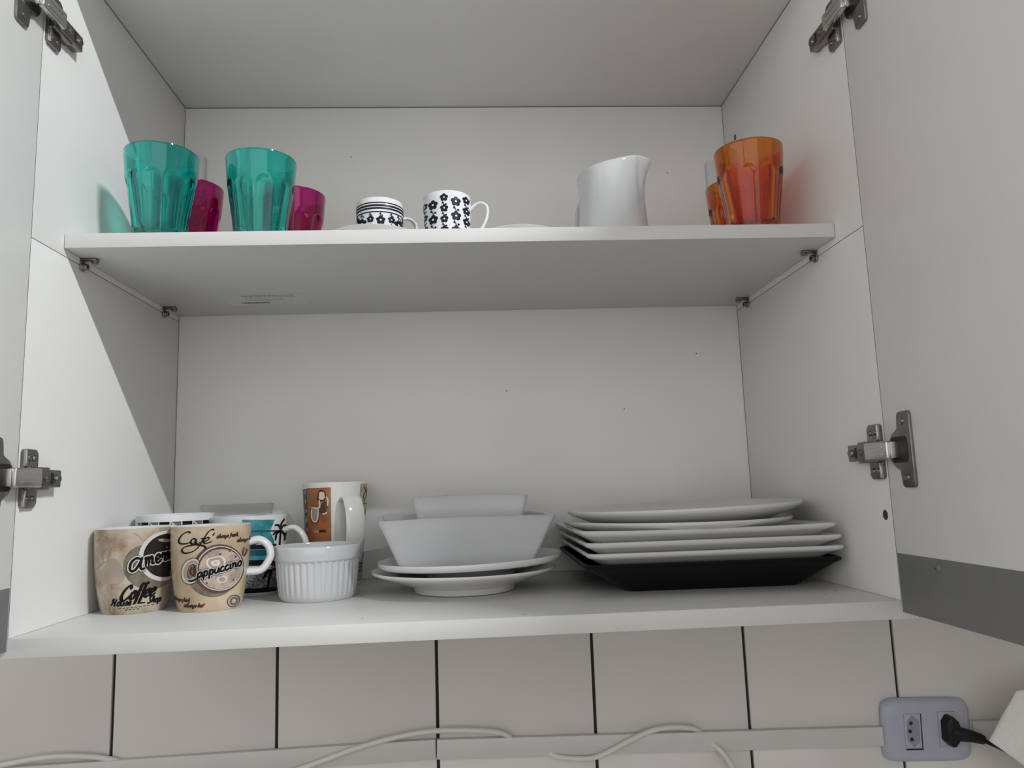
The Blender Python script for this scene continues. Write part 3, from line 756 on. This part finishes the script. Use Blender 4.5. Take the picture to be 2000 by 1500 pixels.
wc.ribbons('printed_lettering', [
 [(330, 335), (320, 318), (290, 320), (240, 350), (200, 410), (195, 455), (230, 475), (290, 468), (345, 445)],
 [(400, 410), (370, 402), (345, 430), (345, 460), (370, 470), (395, 440), (408, 408), (402, 450), (425, 468), (460, 440)],
 [(620, 290), (600, 278), (560, 300), (520, 360), (480, 430), (440, 500), (380, 560), (300, 590), (250, 585), (235, 555), (260, 520), (320, 495), (400, 480), (470, 485), (515, 505), (520, 530), (490, 545)],
 [(462, 402), (500, 398), (530, 396)], [(490, 440), (540, 420), (560, 395), (540, 385), (505, 410), (495, 440), (515, 460), (560, 450), (600, 430)], [(628, 322), (602, 362)]], 22, M_INK, 2, nib=-.6)
wc.ribbons('printed_lettering', script('always fresh,', 650, 392, 28, ang=.10, flip=-1, squeeze=.98), 11.5, M_BROWNINK, 2)
wc.ribbons('printed_lettering', script('always hot!', 905, 445, 27, ang=.08, flip=-1, squeeze=.98), 11.5, M_BROWNINK, 2)
wc.ribbons('printed_lettering', script('always fresh,', 130, 1215, 27, ang=-.02, flip=-1, squeeze=.80), 11.5, M_BROWNINK, 2)
wc.ribbons('printed_lettering', script('always hot!', 275, 1290, 29, ang=.03, flip=-1, squeeze=.95), 11.5, M_BROWNINK, 2)
wc.disc('printed_stamp', 880, 1225, 82, 82, M_BROWNINK, 2, hole=.90, rings=1); wc.disc('printed_stamp', 885, 1225, 56, 56, M_PGREY, 2, hole=.55, rings=2)
# --- american coffee mug
x, y = -0.3578, 0.1470
mug = empty('mug', (x, y, 0.0002), 'tan coffee mug printed with black coffee in a white cup, leftmost of the front row', 'mug', 'tan coffee mugs')
mug_body('mug_body', mug, MUGP, .0865, .0034, M_BEIGE, .0006, .0860)
mug_handle(mug, radians(28), .0395, .0375, .0670, .0355, .0215, .0066, .0042)
wa = Wrap(mug, MUGP, facing(x, y), (K, 0, -585 * K, -K * .03, -K, 1362 * K + 585 * .03 * K))
wa.disc('printed_stain', 320, 820, 135, 165, M_PINKISH, 0, wob=lambda a: 1 + .12 * sin(3 * a))
wa.ribbons('printed_stain', [[(280, 960), (300, 1100), (330, 1330)]], 34, M_PINKISH, 0)
for fl_ in [[(110, 420), (160, 370), (240, 410), (285, 520), (270, 640), (215, 690), (190, 600), (230, 500), (265, 540), (250, 640)], [(215, 690), (160, 740), (110, 800)], [(540, 310), (600, 340), (650, 400)]]: wa.ribbons('printed_flourish', [fl_], 11, M_PINKISH, 1)
wa.disc('printed_shadow', 760, 760, 330, 290, M_SHADE, 0, rot=.5, clip=(0, 1130))
wa.disc('printed_cup', 950, 630, 335, 335, M_CUPWHITE, 1, clip=(0, 1150))
wa.disc('printed_coffee', 960, 625, 290, 290, M_COFFEE, 2, clip=(0, 1145))
wa.disc('coffee_reflection', 930, 425, 90, 22, M_PINKISH, 3, rot=.15)
am = [[(640, 650), (590, 640), (535, 690), (520, 770), (545, 805), (590, 780), (640, 690), (662, 625)], [(655, 640), (640, 740), (660, 785), (700, 765)]] + script('mericano', 690, 752, 106, ang=.25, slant=.22, flip=-1, squeeze=.86)
wa.ribbons('lettering_outline', am[:10], 78, M_BROWNINK, 4); wa.ribbons('lettering_outline', am[:10], 64, M_OUTL, 5); wa.ribbons('printed_lettering', am[:10], 32, M_INK, 6)
wa.ribbons('printed_lettering', script('Coffee', 415, 1185, 100, ang=.12, slant=.42, flip=-1, squeeze=.82), 37, M_INK, 3, nib=-.5)
wa.ribbons('printed_lettering', script('House', 310, 1252, 50, ang=.04, slant=.3, flip=-1, squeeze=1.0) + script('Shop', 735, 1235, 48, ang=.04, slant=.3, flip=-1, squeeze=.9) + [[(625, 1225), (715, 1222)]], 17, M_INK, 3)
wa.ribbons('printed_lettering', [[(400 + i * 48, 1285 - i * 3), (436 + i * 48, 1283 - i * 3)] for i in range(9)] + [[(480 + i * 45, 1306 - i * 3), (512 + i * 45, 1304 - i * 3)] for i in range(4)], 8, M_BROWNINK, 3)
# --- black and white chequered mug
x, y = -0.3520, 0.2380
mug = empty('mug', (x, y, 0.0002), 'white mug with a black and grey geometric band, behind the leftmost tan mug', 'mug')
PB = curve_prof([(.036, 0), (.0385, .008), (.0425, .03), (.0432, .07), (.0434, .0975)])
mug_body('mug_body', mug, PB, .0975, .0032, M_PORC, .5, .6)
mug_handle(mug, radians(120), .042, .040, .078, .025, .022, .0055, .0032)
wg = Wrap(mug, PB, facing(x, y), (1, 0, 0, 0, 1, 0))
for row, (za, zb) in enumerate(((79.0, 90.0), (66.5, 77.5), (54, 65))):
    for c in range(-7, 8):
        a0 = c * .285 - .115 + row * .07; a1 = a0 + .255
        X0_, X1_ = sin(max(-1.5, a0)) * 43.2, sin(min(1.5, a1)) * 43.2
        if abs(a0) > 1.45 or abs(a1) > 1.45: continue
        if (c + row) % 2: wg.patch('printed_square', X0_, X1_, za, zb, M_INK, 0, 5, 3)
        else:
            wg.patch('printed_square', X0_, X1_, za, zb, M_PGREY, 0, 5, 3)
            wg.ribbons('printed_diagonal', [[(X0_, zb), (X1_, za)]], 1.6, M_CUPWHITE, 1)
# --- wide beach mug with palms
x, y = -0.2705, 0.2540
mug = empty('mug', (x, y, 0.0002), 'white mug with a teal palm beach picture, behind the frothy-cup mug', 'mug')
PC = curve_prof([(.0375, 0), (.0405, .006), (.0425, .020), (.0440, .045), (.0447, .070), (.0450, .0925)])
mug_body('mug_body', mug, PC, .0925, .0034, M_PORC, .5, .6)
mug_handle(mug, radians(-4), .0445, .043, .073, .022, .0270, .0055, .0038)
# drawing coordinates: picture units 6.52 per px from the mug's own centre line
k2 = 0.603 / 6.52
wp = Wrap(mug, PC, facing(x, y), (k2, 0, -715 * k2, -k2 * .05, -k2, 1345 * k2 + 715 * .05 * k2))
def jag(t): return (640, 1050 - 30 * sin(t * 9) - 25 * sin(t * 23))
wp.patch('printed_sea', 640, 1040, 900, 385, M_TEAL, 0, fx=lambda t: (640, 1035 - 60 * max(0, 1 - abs(t - .72) * 4) + 60 * max(0, 1 - abs(t - .1) * 4)))
wp.patch('printed_band', 640, 1060, 755, 695, M_NAVY, 1)
wp.patch('printed_band', 640, 1090, 540, 520, M_TEAL2, 1)
wp.patch('printed_band', 640, 1075, 835, 765, M_TEAL2, 1)
wp.patch('printed_band', 640, 1110, 960, 890, M_INK, 1)
wp.patch('printed_sail', 790, 930, 700, 620, M_CUPWHITE, 1, fx=lambda t: (810 + 40 * t, 940 - 60 * t))
wp.ribbons('printed_mast', [[(880, 700), (885, 610)], [(820, 700), (850, 630)], [(945, 700), (900, 625)]], 8, M_NAVY, 2)
wp.patch('printed_hatching', 640, 1130, 1240, 1010, M_HATCH, 0)
wp.patch('printed_band', 640, 1155, 1300, 1240, M_INK, 1)
wp.ribbons('printed_palm', [[(1112, 520), (1085, 460), (1035, 455)], [(1112, 520), (1120, 440), (1165, 375)], [(1112, 520), (1150, 465), (1190, 470)], [(1112, 530), (1060, 540), (1010, 580)], [(1112, 530), (1060, 570), (1045, 650)], [(1115, 530), (1170, 550), (1195, 600)], [(1115, 530), (1165, 590), (1165, 660)]], 25, M_INK, 3)
wp.ribbons('printed_palm', [[(1112, 520), (1105, 640), (1095, 760), (1085, 870)]], 24, M_INK, 3)
wp.ribbons('printed_palm', [[(1010, 1010), (980, 1110), (955, 1250)], [(1000, 1020), (940, 1060), (900, 1130)], [(1000, 1010), (1070, 1030), (1120, 1080)]], 30, M_INK, 3)
wp.disc('printed_rock', 1070, 1200, 75, 55, M_PGREY, 2)
wp.ribbons('printed_lettering', script('Be', 990, 1015, 44, ang=.1, flip=-1) + script('ach', 1085, 1005, 40, ang=.1, flip=-1, squeeze=.6), 12, M_REDINK, 4)
wp.multi('printed_dots', dots([(730 + i * 32, 1030 - (i % 3) * 6) for i in range(8)], 9), M_BROWNINK, 4)
# --- clear glass mug at the back
x, y = -0.3000, 0.3070
mug = empty('glass_mug', (x, y, 0.0002), 'clear glass mug with a thick rolled rim, at the back left against the back panel', 'mug')
lathe('mug_body', [(0, 0), (.036, 0), (.0385, .003), (.0410, .012), (.0425, .05), (.0432, .085), (.0440, .0975), (.0452, .1005), (.0456, .1035), (.0452, .1060), (.0440, .1068), (.0428, .1056), (.0422, .1020), (.0416, .085), (.0395, .04), (.038, .014), (.03, .011), (0, .010)], M_CLEAR, mug, n=72)
mug_handle(mug, radians(4), .0430, .0420, .090, .028, .0270, .0055, .0042, M_CLEAR)
# --- tall latte mug
x, y = -0.1745, 0.3060
s_ = 0.96
mug = empty('latte_mug', (x, y, 0.0002), 'tall cream latte mug with orange coffee picture panels, behind the ribbed ramekin', 'mug')
PL = curve_prof([(.0325, 0), (.0338, .004), (.0358, .035), (.0385, .080), (.0408, .115), (.0420, .1300)])
mug_body('mug_body', mug, PL, .1300, .0030, M_CREAM, .5, .6, base_m=M_CREAM)
mug_handle(mug, radians(-57), .0395, .0365, .106, .030, .0250, .0125, .0030, M_CREAM, sub=10)
k3 = 0.645 / 6
wl = Wrap(mug, PL, facing(x, y), (k3, 0, -548 * k3, 0, -k3, 1370 * k3 - 2.5))
def sideL(xa, xb, shift): return lambda t: (xa + shift * (1 - t), xb + shift * (1 - t) * .35)
wl.patch('printed_panel', 225, 500, 1300, 195, M_ORANGEP, 0, fx=lambda t: (262 - 37 * t - 0, 512 - 12 * t), ny=20)
wl.patch('printed_stripe', 160, 225, 1300, 205, M_PLUM, 1, fx=lambda t: (222 - 48 * t, 262 - 37 * t), ny=20)
for i in range(6):
    wl.disc('printed_motif', 207 + i * 6, 240 + i * 110, 8, 26, M_PINKISH, 2, n=16, rings=2)
wl.ribbons('portafilter_drawing', [[(365, 240), (355, 300), (360, 340), (430, 335), (432, 260), (400, 228), (365, 240)], [(272, 430), (275, 520), (290, 590), (330, 600), (360, 560), (370, 430)]], 14, M_BROWNINK, 1)
wl.ribbons('portafilter_drawing', [[(378, 250), (375, 320), (420, 320), (420, 255)], [(372, 340), (375, 400), (360, 430), (275, 425)], [(280, 440), (285, 540), (315, 590), (350, 560), (360, 440)], [(445, 300), (468, 340), (462, 410)], [(460, 480), (430, 500), (405, 495)]], 17, M_FOAM2, 2)
wl.patch('portafilter_fill', 375, 425, 330, 245, M_FOAM2, 1, 4, 4)
wl.disc('portafilter_fill', 420, 430, 42, 75, M_CUPBROWN, 1, rot=.35, n=20, rings=3); wl.disc('portafilter_fill', 318, 500, 38, 80, M_PINKISH, 1, n=20, rings=3)
wl.patch('printed_caption', 310, 365, 718, 685, M_TANP, 2, 4, 3); wl.patch('printed_caption', 372, 445, 712, 682, M_BROWNINK, 2, 4, 3)
wl.patch('printed_caption', 345, 400, 900, 850, M_BROWNINK, 2, 4, 3)
wl.patch('printed_side_strip', 845, 950, 1310, 160, M_TANP, 0, fx=lambda t: (770 + 75 * t, 862 + 80 * t), ny=20, nx=8)
wl.ribbons('printed_ornament', [[(885, 190), (905, 250), (880, 310), (900, 370)], [(915, 200), (925, 270), (905, 340)], [(868, 400), (918, 400), (912, 470), (880, 550), (862, 480), (868, 400)], [(880, 660), (900, 655)], [(862, 900), (850, 960), (880, 1000), (858, 1050), (830, 1010)], [(815, 1070), (845, 1110), (880, 1090)], [(800, 1165), (835, 1195), (868, 1165), (835, 1140), (805, 1160)]], 12, M_BROWNINK, 1)

# ================================================================ RAMEKIN
x, y = -0.1722, 0.1850
def ram_r(k, r, z, a):
    if 4 <= k <= 13:
        c = abs(sin(a * 19)); f = min(1, (z - .004) / .006) * (1 if z < .0425 else 0)
        return r - 0.0016 * max(0, f) * (1 - c) ** 1.2 * 1.0, z
    return r, z
RP = [(0, .0015), (.036, .0015), (.0375, 0), (.0395, 0), (.0415, .0025), (.0425, .006), (.0432, .010), (.0439, .016), (.0445, .022), (.0451, .028), (.0456, .034), (.0460, .0395), (.0462, .0420), (.0463, .0428), (.0474, .0436), (.0478, .0450), (.0486, .0570), (.0484, .0584), (.0476, .0592), (.0466, .0588), (.0458, .0570), (.0440, .030), (.0425, .008), (.038, .005), (0, .0045)]
ram = lathe('ramekin', RP, M_BOWL, None, (x, y, 0.0002), n=228, rfun=ram_r, smooth=40)
ram['label'] = 'white ribbed ramekin with a smooth rim band, in front of the latte mug'; ram['category'] = 'ramekin'

# ================================================================ PLATES AND BOWLS
def rplate(name, loc, r, h, foot, m, label, grp=None, rot=(0, 0, 0), th=0.0042, fh=0.006, lip=0.0025):
    P = [(0, fh * .7), (foot * .86, fh * .7), (foot * .90, 0.0002), (foot * .96, 0), (foot, .0008), (foot * 1.03, fh), (foot + (r - foot) * .35, fh + (h - fh) * .26), (foot + (r - foot) * .72, fh + (h - fh) * .60), (r * .975, h - lip * 1.3), (r * .997, h - lip * .7), (r, h - lip * .25), (r * .994, h), (r * .975, h - .0002), (foot + (r - foot) * .72, fh + (h - fh) * .60 + th), (foot + (r - foot) * .30, fh + (h - fh) * .22 + th), (foot * .95, fh + th), (0, fh + th * .8)]
    o = lathe(name, P, m, None, loc, n=96, smooth=55); o.rotation_euler = rot
    o['label'] = label; o['category'] = 'plate'
    if grp: o['group'] = grp
    return o
rplate('dinner_plate', (-0.0065, 0.1985, 0.0002), 0.1068, 0.0262, 0.0575, M_CREAM, 'round ivory plate on the cabinet floor, lowest of the two under the square bowls', 'round plates under the bowls', fh=.007, lip=.003)
rplate('dinner_plate', (0.0015, 0.1990, 0.0145), 0.1072, 0.0240, 0.0500, M_PORC, 'round white plate directly beneath the square bowls, upper of the two', 'round plates under the bowls', fh=.0060, lip=.0055, th=.0040, rot=(0, radians(-1.3), 0))
def sqbowl(name, loc, b, t, h, m, label, rz, th=.0042, foot=True, rc=.006):
    R_ = []
    if foot: R_ += [sqring(b * .93, rc, 0), sqring(b * .95, rc, .0002), sqring(b * .955, rc, .0042)]
    R_ += [sqring(b, rc, .0046 if foot else 0), sqring(b * 1.012, rc, .0068 if foot else .002)]
    for k in range(1, 8): f = k / 8; R_.append(sqring(b + (t - b) * f ** .95, rc, .006 + (h - .006) * f, bow=.0008 * f))
    R_ += [sqring(t - .0006, rc, h - .0015, bow=.0015), sqring(t, rc, h - .0006, bow=.0015), sqring(t - .0012, rc, h + .0002, bow=.0015), sqring(t - th, rc * .8, h - .0003, bow=.0015), sqring(t - th - .0008, rc * .8, h - .0015, bow=.0015)]
    for k in range(7, 0, -1): f = k / 8; R_.append(sqring(b + (t - b) * f - th, rc * .8, .010 + (h - .010) * f))
    R_ += [sqring(b - th - .002, rc * .8, .0105), sqring(b * .5, rc * .6, .010)]
    o = sqloft(name, R_, m, None, loc, 50); o.rotation_euler = (0, 0, rz); o['label'] = label; o['category'] = 'bowl'
    return o
sqbowl('square_bowl', (-0.0100, 0.2190, 0.0270), 0.0735, 0.0970, 0.0578, M_BOWL, 'large white square bowl with flared sides, standing on the two round plates', .115)
sqbowl('square_bowl', (0.0015, 0.2250, 0.0385), 0.0490, 0.0662, 0.0693, M_PORC, 'smaller white square bowl nested inside the large square bowl', .015)

def sqplate(name, loc, b, t, h, m, label, rz, grp, th=.0034, well=.0106, rc=.012, corner=.0, tilt=(0, 0), wide=0.0, off=0.0):
    R_ = [sqring(b, rc, 0), sqring(b + .0010, rc, .0006)]
    for k in range(1, 7):
        f = k / 7; R_.append(sqring(b + (t - b) * f, rc, h * f * .90 + .001, corner=corner * f * f))
    R_ += [sqring(t - .0018, rc, h - .0046, corner=corner), sqring(t - .0004, rc, h - .0028, corner=corner), sqring(t, rc, h - .0015, corner=corner), sqring(t - .0010, rc, h - .0002, corner=corner), sqring(t - .003, rc, h, corner=corner)]
    for k in range(6, 2, -1):
        f = k / 7; z = h * f * .90 + .001 + th
        if z > well: R_.append(sqring(b + (t - b) * f - .0015, rc, z, corner=corner * f * f))
    R_ += [sqring(b + (t - b) * .18, rc, well)]
    if wide:      # base longer and set off to one side
        R_ = [[(p[0] * (1 + wide * (1 - min(1, p[2] / h))) + off * (1 - min(1, p[2] / h)), p[1], p[2]) for p in q] for q in R_]
    o = sqloft(name, R_, m, None, loc, 50); o.rotation_euler = (tilt[0], tilt[1], rz); o['label'] = label; o['category'] = 'plate' if 'plate' in name else 'dish'
    if grp: o['group'] = grp
    return o
CX, CY = 0.2555, 0.2140
sqplate('square_dish', (CX, CY, 0.0002), 0.0860, 0.1350, 0.0340, M_BLACK, 'black square flared dish at the bottom of the plate stack', -.018, None, th=.0028, well=.0104, wide=.12, off=.012)
GP = 'white square plates in the stack'
sqplate('square_plate', (CX + .0035, CY + .0020, 0.0112), 0.0860, 0.1365, 0.0340, M_PLATE, 'white square plate lying directly on the black square dish', -.010, GP)
sqplate('square_plate', (CX + .0015, CY + .0010, 0.0224), 0.0860, 0.1365, 0.0340, M_PLATE, 'white square plate in the middle of the three square white ones', -.006, GP)
sqplate('square_plate', (CX - .0035, CY - .0005, 0.0336), 0.0860, 0.1360, 0.0340, M_PLATE, 'white square plate directly beneath the round plates, topmost of the square ones', -.004, GP, corner=.0012)
rplate('dinner_plate', (0.2460, 0.2010, 0.0445), 0.1335, 0.0302, 0.0700, M_PLATE, 'flat round white plate second from the top of the plate stack', 'round plates on the plate stack', fh=.004, lip=.004)
rplate('dinner_plate', (0.2560, 0.2010, 0.0545), 0.1370, 0.0345, 0.0640, M_PLATE, 'round white plate topmost on the plate stack', 'round plates on the plate stack', rot=(0, radians(-1.2), 0), fh=.004, lip=.0045)

# ================================================================ WALL FITTINGS BELOW THE CABINET
def trunk(x0, x1, z0, z1, label):
    a = math.atan2(z0 - z1, x1 - x0); L = math.hypot(x1 - x0, z1 - z0)
    t = empty('cable_trunking', (x0, WY, z0 - .0125), label, 'trunking', rot=(0, a, 0))
    box('trunking_base', 0, L, -0.0060, 0.0, -0.0125, 0.0115, M_PLASTIC, t, 0.0004)
    box('trunking_lid', 0.0002, L - 0.0004, -0.0100, -0.0055, -0.0130, 0.0120, M_PLASTIC, t, 0.0010)
trunk(-0.90, -0.0515, -0.2215, -0.2108, 'left length of white surface trunking on the tiles, behind the loose cable')
trunk(-0.0505, 0.5590, -0.2112, -0.2250, 'right length of white surface trunking on the tiles, ending at the power outlet')
tr2 = empty('cable_trunking', (0.690, WY, -0.2370), 'short white trunking piece leaving the power outlet to the right', 'trunking', rot=(0, 0.0145, 0))
box('trunking_base', -0.005, 0.30, -0.0060, 0.0, -0.0125, 0.0115, M_PLASTIC, tr2, 0.0004)
box('trunking_lid', -0.003, 0.30, -0.0100, -0.0055, -0.0130, 0.0120, M_PLASTIC, tr2, 0.0012)

yc = WY - 0.0145
cpts = [(-0.72, yc, -0.232), (-0.66, yc, -0.2235), (-0.605, yc, -0.2135), (-0.545, yc, -0.2065), (-0.495, WY - .008, -0.2110), (-0.455, WY - .004, -0.222), (-0.38, WY - .006, -0.252), (-0.30, yc, -0.254), (-0.225, yc, -0.2362), (-0.1853, yc, -0.2245), (-0.1522, yc, -0.2148), (-0.0987, yc, -0.2035), (-0.0516, yc, -0.1990), (0.0024, yc, -0.2010), (0.037, WY - .009, -0.2080), (0.055, WY - .004, -0.2200), (0.090, WY - .004, -0.2330), (0.112, WY - .012, -0.2405), (0.140, yc, -0.2432), (0.1646, yc, -0.2415), (0.2069, yc, -0.2240), (0.2352, yc, -0.2135), (0.2633, yc, -0.2098), (0.291, WY - .010, -0.2135), (0.304, WY - .004, -0.2200), (0.316, WY - .004, -0.232), (0.3295, yc, -0.2430), (0.345, yc, -0.2660), (0.365, yc, -0.305), (0.40, yc, -0.36)]
cab_o = tube('power_cable', cpts, 0.0034, 0.0034, M_CABLE, None, up=(0, 1, 0), n=12, sub=7)
cab_o['label'] = 'loose white cable weaving over and behind the trunking along the tiles'; cab_o['category'] = 'cable'

# outlet plate
out = empty('power_outlet', (0.6220, WY, -0.2330), 'pale lilac double power outlet plate on the tiles with one socket in use', 'outlet', rot=(0, 0.035, 0))
def supr(hw_, hh_, z, e=7.0, n=64):
    r = []
    for i in range(n):
        a = 2 * pi * i / n; c, s = cos(a), sin(a)
        r.append((hw_ * (abs(c) ** (2 / e)) * (1 if c >= 0 else -1), -z, hh_ * (abs(s) ** (2 / e)) * (1 if s >= 0 else -1)))
    return r
rings = [supr(.0620, .0410, 0), supr(.0628, .0418, .0015), supr(.0628, .0418, .0040), supr(.0610, .0400, .0075), supr(.0560, .0360, .0098, 4), supr(.0500, .0310, .0108, 4), supr(.02, .015, .0110, 4)]
vs = []; fs = []; n = 64
for r in rings: vs += r
for k in range(len(rings) - 1):
    for i in range(n): j = (i + 1) % n; fs.append((k * n + i, k * n + j, (k + 1) * n + j, (k + 1) * n + i))
fs.append(tuple((len(rings) - 1) * n + i for i in range(n)))
pydata('face_plate', vs, fs, M_LILAC, out, smooth=50)
def module(cx, cz, gap):
    if gap:
        box('module_gap', cx - .0105, cx + .0135, -.01125, -.0100, cz - .0250, cz + .0225, M_RECESS, out, 0)
    else:
        box('module_gap', cx - .0120, cx + .0122, -.01115, -.0100, cz - .0232, cz + .0230, M_SOCK, out, 0)
    mo = box('socket_module', cx - .0115, cx + .0115, -.0122, -.0100, cz - .0225, cz + .0225, M_LILAC2, out, .0004)
    hx = [(-.0085, .0125), (-.001, .0205), (.0010, .0205), (.0092, .0125), (.0092, -.0125), (.0012, -.0205), (-.0010, -.0205), (-.0085, -.0125)]
    prism('socket_well', [(cx + a, cz + b) for a, b in hx], 'y', -.0124, -.0110, M_SOCK, mo)
    if gap:
        for dz, dx in ((.0105, -.0025), (0, -.0045), (-.0105, -.0025)):
            disc('pin_hole', (cx + dx, -.0127, cz + dz), 'y', .0026, .0006, M_RECESS, mo, 16)
    return mo
module(-.0225, .0000, True); module(.0260, .0020, False)
pl = empty('power_plug', (0.6480, WY - .0124, -0.2318), 'black angled power plug pushed into the right socket of the outlet', 'plug', rot=(0, 0.035, 0))
hx = [(-.0088, .0110), (-.0030, .0195), (.0010, .0200), (.0090, .0130), (.0098, .0050), (.0098, -.0060), (.0090, -.0120), (.0030, -.0195), (-.0010, -.0200), (-.0088, -.0125)]
prism('plug_head', hx, 'y', 0.0, -.0150, M_PLUG, pl, .0025)
tube('strain_relief', [(.000, -.0085, -.001), (.010, -.0110, -.0035), (.022, -.0130, -.0052), (.034, -.014, -.0080), (.041, -.0148, -.0105)], .0080, .0105, M_PLUG, pl, up=(0, 1, 0), scale=lambda t: 1 - .45 * t, n=16)
cord = tube('plug_cord', [(.034, -.0140, -.0085), (.046, -.0155, -.0130), (.062, -.018, -.0200), (.082, -.022, -.032), (.11, -.020, -.060), (.13, -.014, -.12)], .0030, .0030, M_PLUG, pl, up=(0, 1, 0))

# paper towel corner at the right
tw = bmesh.new(); N1, N2 = 24, 24
Pa, Pb, Pc, Pd = Vector((.7080, .292, -.1690)), Vector((.6690, .300, -.2310)), Vector((.790, .27, -.330)), Vector((.860, .28, -.140))
grid = []
for j in range(N2 + 1):
    for i in range(N1 + 1):
        u, v = i / N1, j / N2
        p = Pa.lerp(Pd, u).lerp(Pb.lerp(Pc, u), v)
        p.y += -.008 * abs(sin(u * 5 + v * 1.5)) * min(1, u * 5) - .0005 * sin(u * 60 + v * 9)
        grid.append(tw.verts.new(p))
for j in range(N2):
    for i in range(N1):
        b = j * (N1 + 1) + i; tw.faces.new((grid[b], grid[b + 1], grid[b + N1 + 2], grid[b + N1 + 1]))
towel = done('paper_towel', tw, M_PAPER); sm = towel.modifiers.new('thickness', 'SOLIDIFY'); sm.thickness = .0012
towel['label'] = 'crumpled white paper towel edge beside the plug cord at the far right'; towel['category'] = 'paper towel'
